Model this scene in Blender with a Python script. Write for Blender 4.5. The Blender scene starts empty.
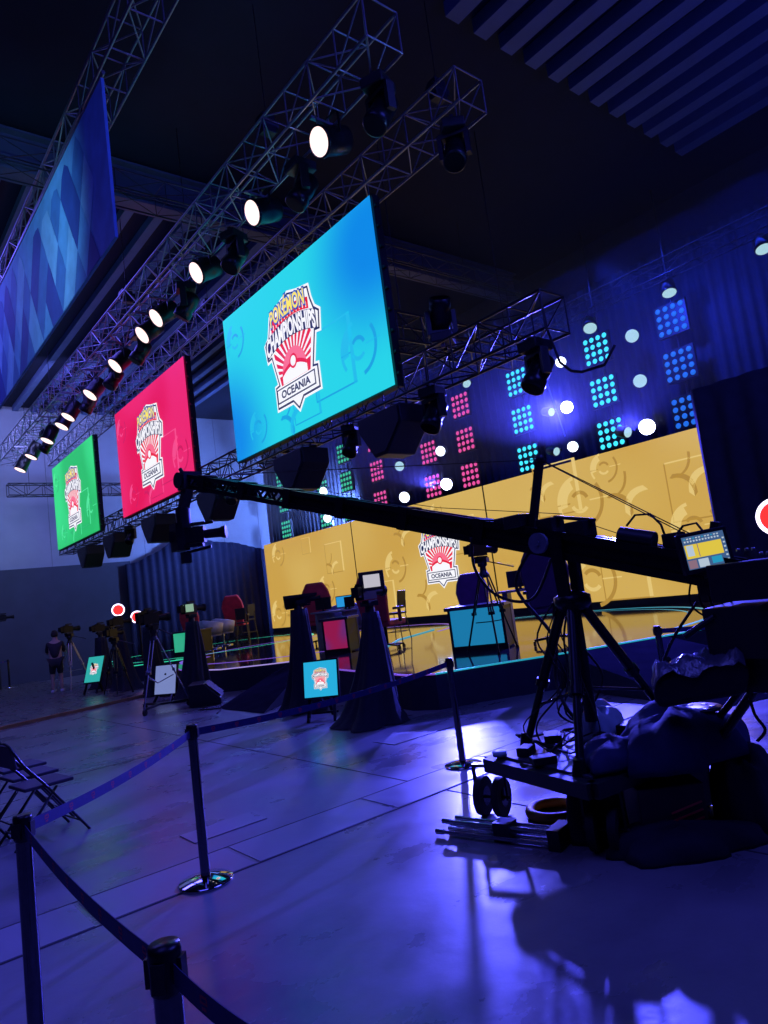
import bpy, bmesh, math, random
from mathutils import Vector, Matrix, Euler
random.seed(7)
V = Vector
R = math.radians
SC = bpy.context.scene
COL = SC.collection

# ------------------------------------------------------------------ camera
F_PX, PITCH, ROLL, AZ, EYE = 692.0, 6.55, 7.43, 39.48, 1.7
a = R(90 - AZ); p = R(PITCH)
fw = V((math.cos(a) * math.cos(p), math.sin(a) * math.cos(p), math.sin(p)))
rt = fw.cross(V((0, 0, 1))).normalized(); up = rt.cross(fw)
t = R(ROLL)
rt2 = rt * math.cos(t) - up * math.sin(t); up2 = up * math.cos(t) + rt * math.sin(t)
cam = bpy.data.cameras.new('camera'); camo = bpy.data.objects.new('camera', cam); COL.objects.link(camo)
M = Matrix((rt2, up2, -fw)).transposed().to_4x4(); M.translation = V((0, 0, EYE)); camo.matrix_world = M
cam.sensor_fit = 'HORIZONTAL'; cam.sensor_width = 36.0; cam.lens = F_PX / 768 * 36.0
cam.clip_start = 0.05; cam.clip_end = 200
SC.camera = camo

# ------------------------------------------------------------------ view, world, lights
vs = SC.view_settings
vs.view_transform = 'Standard'; vs.look = 'None'; vs.exposure = 0.0; vs.gamma = 1.0; vs.use_curve_mapping = False
w = bpy.data.worlds.new('dark_hall'); SC.world = w; w.use_nodes = True
w.node_tree.nodes['Background'].inputs[0].default_value = (0.04, 0.08, 1.0, 1)
w.node_tree.nodes['Background'].inputs[1].default_value = 0.02
try:
    SC.cycles.max_bounces = 5; SC.cycles.diffuse_bounces = 2; SC.cycles.glossy_bounces = 3
    SC.cycles.sample_clamp_indirect = 4.0; SC.cycles.use_denoising = True
    SC.cycles.caustics_reflective = False; SC.cycles.caustics_refractive = False
except Exception: pass

def spot(name, loc, target, power, col, size=60, blend=0.6, r=0.15):
    l = bpy.data.lights.new(name, 'SPOT'); l.energy = power; l.color = col
    l.spot_size = R(size); l.spot_blend = blend; l.shadow_soft_size = r
    o = bpy.data.objects.new(name, l); COL.objects.link(o); o.location = loc
    o.rotation_euler = (V(target) - V(loc)).to_track_quat('-Z', 'Y').to_euler(); return o
def area(name, loc, target, power, col, sx, sy, spread=180):
    l = bpy.data.lights.new(name, 'AREA'); l.energy = power; l.color = col; l.shape = 'RECTANGLE'
    l.size = sx; l.size_y = sy; l.spread = R(spread)
    o = bpy.data.objects.new(name, l); COL.objects.link(o); o.location = loc
    o.rotation_euler = (V(target) - V(loc)).to_track_quat('-Z', 'Y').to_euler(); return o
# bright moving heads of the back wall throwing blue over the stage onto the hall floor
spot('back_beam_light', (15.6, 11.1, 6.1), (3.5, 4.2, 0), 11000, (0.07, 0.07, 1.0), 50, 0.7, 0.12)
spot('back_beam_light', (15.6, 9.0, 4.95), (3.5, 2.0, 0), 6500, (0.06, 0.06, 1.0), 60, 0.8, 0.15)
spot('back_beam_light', (15.6, 16.2, 5.0), (4.0, 8.0, 0), 8000, (0.09, 0.09, 1.0), 50, 0.8, 0.2)
# added area lights, no visible source, filling the hall floor with blue
area('hall_fill_light', (0, 4, 10.4), (2, 8, 0), 260, (0.09, 0.09, 1.0), 4, 10)
area('hall_fill_light', (2, 18, 10.4), (3, 18, 0), 620, (0.14, 0.12, 1.0), 4, 8)
area('hall_fill_light', (7, -2.0, 10.2), (4.0, 1.2, 0), 620, (0.07, 0.08, 1.0), 5, 5)
# added unseen lights giving the masking drapes a blue glow
area('drape_fill_light', (15.9, 15, 9.6), (17.5, 15, 5.5), 420, (0.02, 0.05, 1.0), 22, 0.4, 150)
spot('drape_fill_light', (14.0, 8.2, 8.5), (17.5, 7.4, 6.0), 1600, (0.02, 0.05, 1.0), 80, 1.0, 0.2)
spot('drape_fill_light', (14.5, 12.0, 8.5), (17.5, 12.2, 5.8), 800, (0.02, 0.06, 1.0), 80, 1.0, 0.2)
spot('end_wall_wash_light', (16.9, 22.5, 5.2), (15.0, 30, 7.0), 13000, (0.14, 0.28, 1.0), 160, 1.0, 0.6)
area('end_wall_wash_light', (4, 24, 9.8), (6, 30, 7.5), 420, (0.30, 0.32, 1.0), 8, 1, 160)
spot('end_wall_wash_light', (14, 26.5, 9.0), (13.0, 30, 4.0), 250, (0.10, 0.18, 1.0), 100, 1.0, 0.3)
# added unseen area lights that tint the roof void blue
area('roof_fill_light', (11, 1.0, 6.5), (12.5, 4, 11), 70, (0.03, 0.08, 1.0), 5, 3)
area('roof_fill_light', (7, 20, 8.8), (6, 19, 11), 40, (0.12, 0.16, 1.0), 8, 6)
spot('truss_fill_light', (7.0, 4.2, 6.0), (5.4, 7.5, 8.6), 110, (0.15, 0.35, 1.0), 60, 0.8, 0.2)  # fill spots for the truss, without a lamp fixture
spot('truss_fill_light', (4.0, 12.0, 6.0), (5.4, 15, 8.4), 25, (0.5, 0.3, 0.9), 90, 0.8, 0.2)
spot('banner_fill_light', (0.2, 9.0, 7.4), (3, 12.4, 7.8), 420, (0.2, 0.55, 0.8), 100, 0.9, 0.3)  # added fill spot that brightens the banner, no fixture there

# ------------------------------------------------------------------ materials
MATS = {}
def mat(name, col=(0.5, 0.5, 0.5), rough=0.5, metal=0.0, var=0.15, scale=8.0, bump=0.0, emit=None, es=0.0, spec=0.5, rvar=0.0):
    if name in MATS: return MATS[name]
    m = bpy.data.materials.new(name); m.use_nodes = True; nt = m.node_tree; n = nt.nodes; L = nt.links
    b = n['Principled BSDF']; b.inputs['Roughness'].default_value = rough; b.inputs['Metallic'].default_value = metal
    b.inputs['Specular IOR Level'].default_value = spec
    tc = n.new('ShaderNodeTexCoord'); no = n.new('ShaderNodeTexNoise'); no.inputs['Scale'].default_value = scale
    no.inputs['Detail'].default_value = 4; L.new(tc.outputs['Object'], no.inputs['Vector'])
    rp = n.new('ShaderNodeValToRGB'); rp.color_ramp.elements[0].position = 0.3; rp.color_ramp.elements[1].position = 0.7
    rp.color_ramp.elements[0].color = tuple(c * (1 - var) for c in col) + (1,)
    rp.color_ramp.elements[1].color = tuple(min(1, c * (1 + var)) for c in col) + (1,)
    L.new(no.outputs['Fac'], rp.inputs['Fac']); L.new(rp.outputs['Color'], b.inputs['Base Color'])
    if rvar:
        mr = n.new('ShaderNodeMapRange'); mr.inputs['From Min'].default_value = 0.3; mr.inputs['From Max'].default_value = 0.7
        mr.inputs['To Min'].default_value = max(0.02, rough - rvar); mr.inputs['To Max'].default_value = rough + rvar
        L.new(no.outputs['Fac'], mr.inputs['Value']); L.new(mr.outputs['Result'], b.inputs['Roughness'])
    if bump:
        bp = n.new('ShaderNodeBump'); bp.inputs['Strength'].default_value = bump; bp.inputs['Distance'].default_value = 0.02
        L.new(no.outputs['Fac'], bp.inputs['Height']); L.new(bp.outputs['Normal'], b.inputs['Normal'])
    if emit:
        b.inputs['Emission Color'].default_value = tuple(emit) + (1,); b.inputs['Emission Strength'].default_value = es
    MATS[name] = m; return m
def glow(name, col, s): return mat(name, (0.02, 0.02, 0.02), 0.4, emit=col, es=s, var=0.05)
def screen_mat(name, lo, hi, s=1.0, scale=0.35, seed=0.0, corners=False):
    """lit LED picture: two colours of the picture mixed by a soft cloud pattern"""
    m = bpy.data.materials.new(name); m.use_nodes = True; nt = m.node_tree; n = nt.nodes; L = nt.links
    b = n['Principled BSDF']; b.inputs['Base Color'].default_value = (0.01, 0.01, 0.01, 1); b.inputs['Roughness'].default_value = 0.6
    tc = n.new('ShaderNodeTexCoord'); mp = n.new('ShaderNodeMapping'); mp.inputs['Location'].default_value = (seed, seed, seed)
    L.new(tc.outputs['Object'], mp.inputs['Vector'])
    no = n.new('ShaderNodeTexNoise'); no.inputs['Scale'].default_value = scale; no.inputs['Detail'].default_value = 0.5
    L.new(mp.outputs['Vector'], no.inputs['Vector'])
    rp = n.new('ShaderNodeValToRGB'); rp.color_ramp.interpolation = 'EASE'
    rp.color_ramp.elements[0].position = 0.36; rp.color_ramp.elements[1].position = 0.6
    rp.color_ramp.elements[0].color = tuple(lo) + (1,); rp.color_ramp.elements[1].color = tuple(hi) + (1,)
    if corners:   # picture is deepest blue at its upper right and lower left corners
        ds = []
        for c in ((0, -2.5, .9), (0, 2.9, -1.1)):
            vm = n.new('ShaderNodeVectorMath'); vm.operation = 'DISTANCE'; vm.inputs[1].default_value = c; L.new(tc.outputs['Object'], vm.inputs[0]); ds.append(vm)
        mi_ = n.new('ShaderNodeMath'); mi_.operation = 'MINIMUM'; L.new(ds[0].outputs['Value'], mi_.inputs[0]); L.new(ds[1].outputs['Value'], mi_.inputs[1])
        rp.color_ramp.elements[0].position = 0.15; rp.color_ramp.elements[1].position = 0.9
        dv = n.new('ShaderNodeMath'); dv.operation = 'DIVIDE'; dv.inputs[1].default_value = 2.4; L.new(mi_.outputs[0], dv.inputs[0]); L.new(dv.outputs[0], rp.inputs['Fac'])
    else: L.new(no.outputs['Fac'], rp.inputs['Fac'])
    L.new(rp.outputs['Color'], b.inputs['Emission Color'])
    b.inputs['Emission Strength'].default_value = s; MATS[name] = m; return m

BLK = mat('black_paint', (0.012, 0.012, 0.014), 0.45, scale=20)
BLKM = mat('black_metal', (0.02, 0.02, 0.024), 0.3, 0.6, scale=30)
BLKG = mat('camera_black', (0.01, 0.01, 0.012), 0.45, scale=10, spec=.2)
CLOTH = mat('black_cloth', (0.012, 0.012, 0.02), 0.85, scale=14, bump=0.3)
ALU = mat('truss_aluminium', (0.30, 0.30, 0.34), 0.35, 0.85, scale=20)
DALU = mat('black_truss_metal', (0.05, 0.05, 0.06), 0.35, 0.8, scale=20)
CHROME = mat('polished_steel', (0.75, 0.75, 0.78), 0.08, 1.0, scale=20, var=0.05)
STEEL = mat('brushed_steel', (0.13, 0.13, 0.16), 0.16, 1.0, scale=40, var=0.1)
RUB = mat('rubber', (0.01, 0.01, 0.01), 0.7, scale=30)

# ------------------------------------------------------------------ mesh builder
class MB:
    def __init__(s): s.v = []; s.f = []; s.mi = []; s.sm = []
    def add(s, vs, fs, mi=0, sm=False, M=None):
        k = len(s.v)
        s.v += [tuple((M @ V(q)) if M else q) for q in vs]
        for f in fs: s.f.append(tuple(i + k for i in f)); s.mi.append(mi); s.sm.append(sm)
        return s
    def box(s, c, d, mi=0, rot=None, M=None):
        x, y, z = d[0] / 2, d[1] / 2, d[2] / 2
        vs = [V((i, j, k)) for i in (-x, x) for j in (-y, y) for k in (-z, z)]
        if rot: e = Euler(rot).to_matrix(); vs = [e @ q for q in vs]
        vs = [q + V(c) for q in vs]
        return s.add(vs, [(0, 1, 3, 2), (4, 6, 7, 5), (0, 4, 5, 1), (2, 3, 7, 6), (0, 2, 6, 4), (1, 5, 7, 3)], mi, False, M)
    def frame(s, p0, p1, hint=(0, 0, 1)):
        d = (V(p1) - V(p0)); l = d.length; d = d.normalized(); h = V(hint)
        if abs(d.dot(h)) > 0.98: h = V((1, 0, 0))
        u = h.cross(d).normalized(); v = d.cross(u); return d, u, v, l
    def beam(s, p0, p1, w, h, mi=0, hint=(0, 0, 1)):
        d, u, v, l = s.frame(p0, p1, hint); p0 = V(p0); p1 = V(p1); vs = []
        for q in (p0, p1):
            for (i, j) in ((-1, -1), (1, -1), (1, 1), (-1, 1)): vs.append(q + u * w / 2 * i + v * h / 2 * j)
        return s.add(vs, [(3, 2, 1, 0), (4, 5, 6, 7), (0, 1, 5, 4), (1, 2, 6, 5), (2, 3, 7, 6), (3, 0, 4, 7)], mi)
    def cone(s, p0, p1, r0, r1, n=10, mi=0, cap=True, sm=True):
        d, u, v, l = s.frame(p0, p1); p0 = V(p0); p1 = V(p1); vs = []
        for q, r in ((p0, r0), (p1, r1)):
            for i in range(n): an = 2 * math.pi * i / n; vs.append(q + (u * math.cos(an) + v * math.sin(an)) * r)
        s.add(vs, [(i, (i + 1) % n, n + (i + 1) % n, n + i) for i in range(n)], mi, sm)
        if cap: s.add(vs[:n], [tuple(range(n))[::-1]], mi); s.add(vs[n:], [tuple(range(n))], mi)
        return s
    def tube(s, p0, p1, r, n=8, mi=0): return s.cone(p0, p1, r, r, n, mi)
    def path(s, pts, r, n=6, mi=0):
        pts = [V(q) for q in pts]; vs = []; m = len(pts); u = None
        for i, q in enumerate(pts):
            d = (pts[min(i + 1, m - 1)] - pts[max(i - 1, 0)]).normalized()
            if u is None:
                h = V((0, 0, 1)) if abs(d.z) < 0.9 else V((1, 0, 0)); u = h.cross(d).normalized()
            else: u = (u - d * u.dot(d)).normalized()
            v = d.cross(u)
            for k in range(n): an = 2 * math.pi * k / n; vs.append(q + (u * math.cos(an) + v * math.sin(an)) * r)
        fs = [(i * n + k, i * n + (k + 1) % n, (i + 1) * n + (k + 1) % n, (i + 1) * n + k) for i in range(m - 1) for k in range(n)]
        fs += [tuple(range(n))[::-1], tuple(range((m - 1) * n, m * n))]
        return s.add(vs, fs, mi, True)
    def lathe(s, prof, n=24, mi=0, c=(0, 0, 0), M=None, sm=True, caps=True):
        vs = []; c = V(c)
        for r, z in prof:
            for i in range(n): an = 2 * math.pi * i / n; vs.append(V((r * math.cos(an), r * math.sin(an), z)) + c)
        m = len(prof)
        fs = [(j * n + i, j * n + (i + 1) % n, (j + 1) * n + (i + 1) % n, (j + 1) * n + i) for j in range(m - 1) for i in range(n)]
        if caps and prof[0][0] > 1e-4: fs.append(tuple(range(n))[::-1])
        if caps and prof[-1][0] > 1e-4: fs.append(tuple(range((m - 1) * n, m * n)))
        return s.add(vs, fs, mi, sm, M)
    def prism(s, poly, z0, z1, mi=0, M=None):
        n = len(poly); vs = [(x, y, z0) for x, y in poly] + [(x, y, z1) for x, y in poly]
        return s.add(vs, [tuple(range(n))[::-1], tuple(range(n, 2 * n))] + [(i, (i + 1) % n, n + (i + 1) % n, n + i) for i in range(n)], mi, False, M)
    def torus(s, c, R0, r, n=32, m=8, mi=0, M=None):
        vs = []
        for i in range(n):
            A = 2 * math.pi * i / n
            for j in range(m):
                B = 2 * math.pi * j / m; q = R0 + r * math.cos(B)
                vs.append(V((q * math.cos(A), q * math.sin(A), r * math.sin(B))) + V(c))
        return s.add(vs, [(i * m + j, ((i + 1) % n) * m + j, ((i + 1) % n) * m + (j + 1) % m, i * m + (j + 1) % m) for i in range(n) for j in range(m)], mi, True, M)
    def build(s, name, mats, parent=None, loc=None, rot=None, bevel=0.0, label=None):
        me = bpy.data.meshes.new(name); me.from_pydata([tuple(q) for q in s.v], [], s.f)
        if not isinstance(mats, (list, tuple)): mats = [mats]
        for m in mats: me.materials.append(m)
        me.polygons.foreach_set('material_index', s.mi); me.polygons.foreach_set('use_smooth', s.sm)
        bm = bmesh.new(); bm.from_mesh(me); bmesh.ops.recalc_face_normals(bm, faces=bm.faces); bm.to_mesh(me); bm.free()
        me.update()
        o = bpy.data.objects.new(name, me); COL.objects.link(o)
        if parent: o.parent = parent
        if loc is not None: o.location = loc
        if rot is not None: o.rotation_euler = rot
        if bevel:
            b = o.modifiers.new('bevel', 'BEVEL'); b.width = bevel; b.segments = 2; b.limit_method = 'ANGLE'
        if label: o['label'] = label
        return o
def tag(o, label=None, cat=None, group=None, kind=None):
    if label: o['label'] = label
    if cat: o['category'] = cat
    if group: o['group'] = group
    if kind: o['kind'] = kind
    return o
def thing(name, label, cat, loc=(0, 0, 0), rz=0.0, group=None):
    o = bpy.data.objects.new(name, None); o.empty_display_size = 0.1; COL.objects.link(o)
    o.location = loc; o.rotation_euler = (0, 0, rz); return tag(o, label, cat, group)
def copy_tree(o, parent=None):
    c = o.copy(); COL.objects.link(c); c.parent = parent
    for ch in list(o.children): copy_tree(ch, c)
    return c
def dup(o, loc, rz=None, label=None, group=None):
    c = copy_tree(o); c.location = loc
    if rz is not None: c.rotation_euler = (c.rotation_euler[0], c.rotation_euler[1], rz)
    if label: c['label'] = label
    if group: c['group'] = group
    return c
def aim(d):  # rotation taking +Z onto d
    return V(d).to_track_quat('Z', 'Y').to_matrix().to_4x4()
def sag(p0, p1, drop, n=10):
    p0 = V(p0); p1 = V(p1)
    return [p0.lerp(p1, i / n) - V((0, 0, drop * 4 * (i / n) * (1 - i / n))) for i in range(n + 1)]

_tc = {}
def text_geo(body, thick=0.0, bevel_off=0.0):
    key = (body, bevel_off)
    if key not in _tc:
        c = bpy.data.curves.new('lettering', 'FONT'); c.body = body; c.align_x = 'CENTER'; c.align_y = 'CENTER'; c.offset = bevel_off
        c.resolution_u = 3
        o = bpy.data.objects.new('lettering', c); COL.objects.link(o)
        dg = bpy.context.evaluated_depsgraph_get(); me = bpy.data.meshes.new_from_object(o.evaluated_get(dg))
        vs = [tuple(q.co) for q in me.vertices]; fs = [tuple(q.vertices) for q in me.polygons]
        bpy.data.objects.remove(o); bpy.data.curves.remove(c); bpy.data.meshes.remove(me)
        xs = [q[0] for q in vs]; ys = [q[1] for q in vs]
        cx = (min(xs) + max(xs)) / 2; cy = (min(ys) + max(ys)) / 2
        _tc[key] = ([(x - cx, y - cy) for x, y, z in vs], fs, max(xs) - min(xs), max(ys) - min(ys))
    return _tc[key]

# ------------------------------------------------------------------ the setting
FL = bpy.data.materials.new('polished_concrete'); FL.use_nodes = True
nt = FL.node_tree; n = nt.nodes; L = nt.links; b = n['Principled BSDF']
tc = n.new('ShaderNodeTexCoord')
n1 = n.new('ShaderNodeTexNoise'); n1.inputs['Scale'].default_value = 0.9; n1.inputs['Detail'].default_value = 8; n1.inputs['Roughness'].default_value = 0.62
n2 = n.new('ShaderNodeTexNoise'); n2.inputs['Scale'].default_value = 7; n2.inputs['Detail'].default_value = 6
mpf = n.new('ShaderNodeMapping'); mpf.inputs['Rotation'].default_value = (0, 0, R(-20)); mpf.inputs['Scale'].default_value = (1, 1.45, 1)
L.new(tc.outputs['Object'], mpf.inputs['Vector'])
L.new(mpf.outputs['Vector'], n1.inputs['Vector']); L.new(tc.outputs['Object'], n2.inputs['Vector'])
rp = n.new('ShaderNodeValToRGB'); rp.color_ramp.elements[0].position = 0.32; rp.color_ramp.elements[1].position = 0.7
rp.color_ramp.elements[0].color = (0.14, 0.135, 0.14, 1); rp.color_ramp.elements[1].color = (0.235, 0.23, 0.23, 1)
L.new(n1.outputs['Fac'], rp.inputs['Fac']); L.new(rp.outputs['Color'], b.inputs['Base Color'])
mr = n.new('ShaderNodeMapRange'); mr.inputs['From Min'].default_value = 0.35; mr.inputs['From Max'].default_value = 0.7
mr.inputs['To Min'].default_value = 0.22; mr.inputs['To Max'].default_value = 0.44
L.new(n1.outputs['Fac'], mr.inputs['Value']); L.new(mr.outputs['Result'], b.inputs['Roughness'])
mx = n.new('ShaderNodeMath'); mx.operation = 'ADD'; L.new(n1.outputs['Fac'], mx.inputs[0])
ms = n.new('ShaderNodeMath'); ms.operation = 'MULTIPLY'; ms.inputs[1].default_value = 0.25; L.new(n2.outputs['Fac'], ms.inputs[0]); L.new(ms.outputs[0], mx.inputs[1])
bp = n.new('ShaderNodeBump'); bp.inputs['Strength'].default_value = 0.35; bp.inputs['Distance'].default_value = 0.02
L.new(mx.outputs[0], bp.inputs['Height']); L.new(bp.outputs['Normal'], b.inputs['Normal'])

PALE = mat('pale_slab_cover', (0.25, 0.245, 0.25), 0.35, scale=3, var=0.12, bump=0.1, rvar=0.08)
JOINT = mat('dark_joint', (0.03, 0.03, 0.03), 0.8)
fl = MB().box((2, 11, -0.1), (30, 40, 0.2)).build('floor', FL); tag(fl, kind='structure')
st = MB()
for x0, x1 in ((-6, -.35), (-.35, 1.18), (1.2, 2.23), (2.25, 3.46), (3.48, 4.9), (4.92, 6.4), (6.42, 8.2), (8.22, 10)):
    st.box(((x0 + x1) / 2, 4.78, 0.002), (x1 - x0 - .015, 0.49, 0.004))
tag(st.build('trim_1', PALE), kind='structure')
jt = MB()
jt.box((2, 4.52, 0.0015), (16, 0.015, 0.003)); jt.box((2, 5.04, 0.0015), (16, 0.012, 0.003))
jt.box((4.02, 10.2, 0.0015), (0.012, 10.3, 0.003)); jt.box((4.0, 0.5, 0.0015), (0.012, 8.0, 0.003)); jt.box((0.5, 9.3, 0.0015), (8, .01, .003))
tag(jt.build('trim_2', JOINT), kind='structure')
tag(MB().box((2.45, 5.5, 0.003), (0.62, 0.3, 0.006)).build('trim_3', PALE), kind='structure')
tag(MB().box((5.35, 6.5, 0.003), (0.9, 0.4, 0.006)).build('trim_4', PALE), kind='structure')

# raised dark flooring with a wooden edge at the far left
CARP = mat('dark_event_flooring', (0.10, 0.09, 0.09), 0.3, scale=3, rvar=0.1)
EDGE = mat('wooden_edge', (0.42, 0.2, 0.09), 0.45, scale=6)
tag(MB().prism([(-4, 14.6), (2.6, 15.83), (5.8, 16.7), (6.3, 29.9), (-8, 29.9), (-8, 14)], 0, 0.05).build('floor_riser', CARP), kind='structure')
tag(MB().beam((-4, 14.55, 0.03), (2.6, 15.78, 0.03), 0.06, 0.07).beam((2.6, 15.78, 0.03), (5.8, 16.66, 0.03), 0.06, 0.07).build('trim_5', EDGE), kind='structure')

WALLM = mat('painted_panel_wall', (0.30, 0.31, 0.36), 0.6, scale=1.0, var=0.08)
WALLD = mat('dark_lower_wall', (0.045, 0.05, 0.08), 0.7, scale=1.5, var=0.1)
wl = MB().box((5, 30.15, 5.5), (34, 0.3, 11)); we = wl.build('wall_end', WALLM); tag(we, kind='structure')
sm = MB()
for k in range(16): sm.box((-8 + k * 1.9, 29.995, 7.5), (0.02, 0.012, 7))
sm.build('panel_seam', mat('panel_seam', (0.2, 0.2, 0.24), 0.7), we)
tag(MB().box((0.5, 29.85, 2.2), (19.4, 0.25, 4.4)).build('wall_lower', WALLD), kind='structure')
tag(MB().box((17.85, 11, 5.5), (0.3, 38, 11)).build('wall_back', mat('dark_back_wall', (0.03, 0.03, 0.05), 0.8)), kind='structure')
tag(MB().box((-12.85, 11, 5.5), (0.3, 40, 11)).build('wall_left', mat('unlit_wall', (0.05, 0.05, 0.07), 0.8)), kind='structure')

ROOF = mat('roof_sheet', (0.005, 0.008, 0.03), 0.8, scale=2)
PURL = mat('painted_roof_purlin', (0.10, 0.14, 0.28), 0.6, scale=2, var=0.1)
ce = MB().box((2, 11, 11.15), (32, 40, 0.3)).build('ceiling', ROOF); tag(ce, kind='structure')
for k in range(12):
    x = 8.2 + 0.663 * k; MB().beam((x, 6.6, 10.86), (x, -4, 10.86), 0.30, 0.26).build('purlin', PURL, ce)
for k in range(19):
    x = 0.9 + 0.663 * k; MB().beam((x, 13.1, 10.9), (x, 29.9, 10.9), 0.2, 0.2).build('purlin', PURL, ce)
GIR = mat('grey_painted_girder', (0.08, 0.09, 0.16), 0.5, scale=3)
g = MB().box((4, 12.9, 10.5), (26, 0.06, 0.8)).box((4, 12.9, 10.92), (26, 0.36, 0.05)).box((4, 12.9, 10.12), (26, 0.42, 0.06))
g.box((4, 12.66, 10.3), (26, .05, .05)); tag(g.build('roof_girder', GIR), kind='structure')

# black masking drapes: wavy cloth made of real folds
def drape(name, p0, p1, z0, z1, label, fold=0.28, amp=0.09, top=None, mt=None):
    p0 = V(p0 + (0,)); p1 = V(p1 + (0,)); d = (p1 - p0); l = d.length; d.normalize(); nn = V((d.y, -d.x, 0))
    N = int(l / fold * 6); m = MB(); vs = []
    for i in range(N + 1):
        s = i / N * l; off = amp * math.sin(s / fold * 2 * math.pi) + 0.03 * math.sin(s * 2.3)
        for j in range(5):
            zt = z1 if top is None else top(i / N); zz = z0 + (zt - z0) * j / 4
            vs.append(p0 + d * s + nn * off * (1 - 0.5 * j / 4) + V((0, 0, zz)))
    fs = [(i * 5 + j, (i + 1) * 5 + j, (i + 1) * 5 + j + 1, i * 5 + j + 1) for i in range(N) for j in range(4)]
    m.add(vs, fs, 0, True); o = m.build(name, mt or DRAPE)
    so = o.modifiers.new('thick', 'SOLIDIFY'); so.thickness = 0.01
    return tag(o, label, 'drape')
DRAPE = mat('black_velour', (0.035, 0.035, 0.05), 0.9, scale=5, bump=0.1)
drape('masking_drape', (17.3, 0.0), (17.3, 29.6), 0.0, 9.6, 'tall black drape hung behind the lamp panels and yellow LED wall')
drape('masking_drape', (13.0, 6.15), (13.0, -1.0), 0.0, 4.75, 'black drape at the right end of the yellow LED wall, behind the red round sign', 0.5)
tops = [4.25, 4.3, 4.55, 4.75, 5.1, 5.3, 5.25, 5.15, 5.0, 4.95, 4.9, 4.75, 4.6, 4.5]
def tp(u):
    u *= len(tops) - 1; i = min(int(u), len(tops) - 2); return tops[i] + (tops[i + 1] - tops[i]) * (u - i)
drape('masking_drape', (9.9, 29.5), (16.6, 29.5), 0.0, 5, 'black drape with an uneven top edge across the far end wall', 0.35, top=tp, mt=mat('navy_black_velour', (.012, .016, .05), .9, scale=5, bump=.1))

# ------------------------------------------------------------------ stage
STG = mat('gloss_stage_vinyl', (0.03, 0.028, 0.035), 0.06, scale=3, var=0.2, bump=0.03, spec=0.9)
SKIRT = mat('black_stage_skirt', (0.02, 0.02, 0.035), 0.7)
edge = [(16.9, 4.6), (12.6, 4.8), (9.77, 5.85), (8.2, 6.5), (7.15, 7.05), (6.55, 7.3), (6.4, 7.7), (6.74, 9.6), (7.1, 11.4), (7.9, 13.0), (7.4, 13.5), (6.7, 14.4),
        (6.5, 16), (7.0, 18), (8.7, 19.3), (8.66, 20), (7.05, 21.35), (7.0, 24), (8.5, 27), (11, 28.9), (16.9, 28.9)]
m = MB(); nE = len(edge)
m.add([(x, y, .5) for x, y in edge], [tuple(range(nE))], 0); m.add([(x, y, .46) for x, y in edge] + [(x, y, .5) for x, y in edge], [(i, (i + 1) % nE, nE + (i + 1) % nE, nE + i) for i in range(nE)], 0)
m.add([(x, y, 0) for x, y in edge] + [(x, y, .46) for x, y in edge], [(i, (i + 1) % nE, nE + (i + 1) % nE, nE + i) for i in range(nE)], 1)
stage = thing('stage', 'low black glossy stage with glowing edge under the yellow LED wall', 'stage')
m.build('deck', [STG, SKIRT], stage)
LEDC = {'cyan': glow('cyan_led_strip', (0.02, 0.36, 0.50), 0.9), 'purple': glow('purple_led_strip', (0.2, 0.08, 0.65), 0.9), 'green': glow('green_led_strip', (0.03, 0.6, 0.36), 1.1), 'white': glow('pale_led_strip', (0.4, 0.3, 0.8), .9)}
for i0, i1, c in ((1, 5, 'cyan'), (5, 8, 'purple'), (8, 9, 'cyan'), (9, 12, 'white'), (12, 15, 'purple'), (15, 18, 'green')):
    m = MB()
    for i in range(i0, i1):
        q0, q1 = edge[i], edge[i + 1]; m.beam((q0[0], q0[1], .49), (q1[0], q1[1], .49), .028, .022)
    m.build('edge_light', LEDC[c], stage)
def ring(cx, cy, r, a0, a1, c, wd=0.09):
    m = MB(); N = 60; vs = []
    for i in range(N + 1):
        an = R(a0 + (a1 - a0) * i / N)
        for q in (r - wd / 2, r + wd / 2): vs.append((cx + q * math.cos(an), cy + q * math.sin(an), .504))
    m.add(vs, [(2 * i, 2 * i + 1, 2 * i + 3, 2 * i + 2) for i in range(N)]); m.build('floor_light_ring', LEDC[c], stage)
ring(11.1, 10.85, 4.75, -95, 60, 'cyan'); ring(11.1, 10.85, 4.35, -60, 62, 'cyan', 0.04)
ring(11.2, 17.3, 3.9, -70, 250, 'purple', 0.1); ring(11.0, 24.0, 3.6, 0, 360, 'green', 0.08)
m = MB(); m.path([(8.0, 10.2, .507), (9.3, 11.9, .507), (10.9, 13.3, .507), (13.0, 14.3, .507)], 0.02); m.build('floor_light_ring', LEDC['cyan'], stage)

RAMP = mat('ramp_vinyl', (0.02, 0.018, 0.03), 1.0, scale=4, spec=0)
def ramp(name, a0, a1, b0, b1, zt, label):  # a = top edge points, b = floor edge points
    vs = [(a0[0], a0[1], zt), (a1[0], a1[1], zt), (b0[0], b0[1], 0.01), (b1[0], b1[1], 0.01), (a0[0], a0[1], 0), (a1[0], a1[1], 0)]
    m = MB().add(vs, [(0, 1, 3, 2)], 0).add(vs, [(0, 2, 4), (1, 5, 3), (0, 4, 5, 1), (4, 2, 3, 5)], 1)
    return tag(m.build(name, [RAMP, SKIRT]), label, 'ramp')
ramp('stage_ramp', (7.1, 11.6), (7.6, 13.0), (5.5, 10.4), (5.5, 12.1), .485, 'dark sloping ramp up to the stage between the speaker and the cyan floor monitor')
ramp('stage_ramp', (8.2, 6.35), (9.9, 5.7), (7.35, 3.85), (9.3, 3.1), .485, 'dark sloping ramp up to the stage behind the camera crane')

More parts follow.
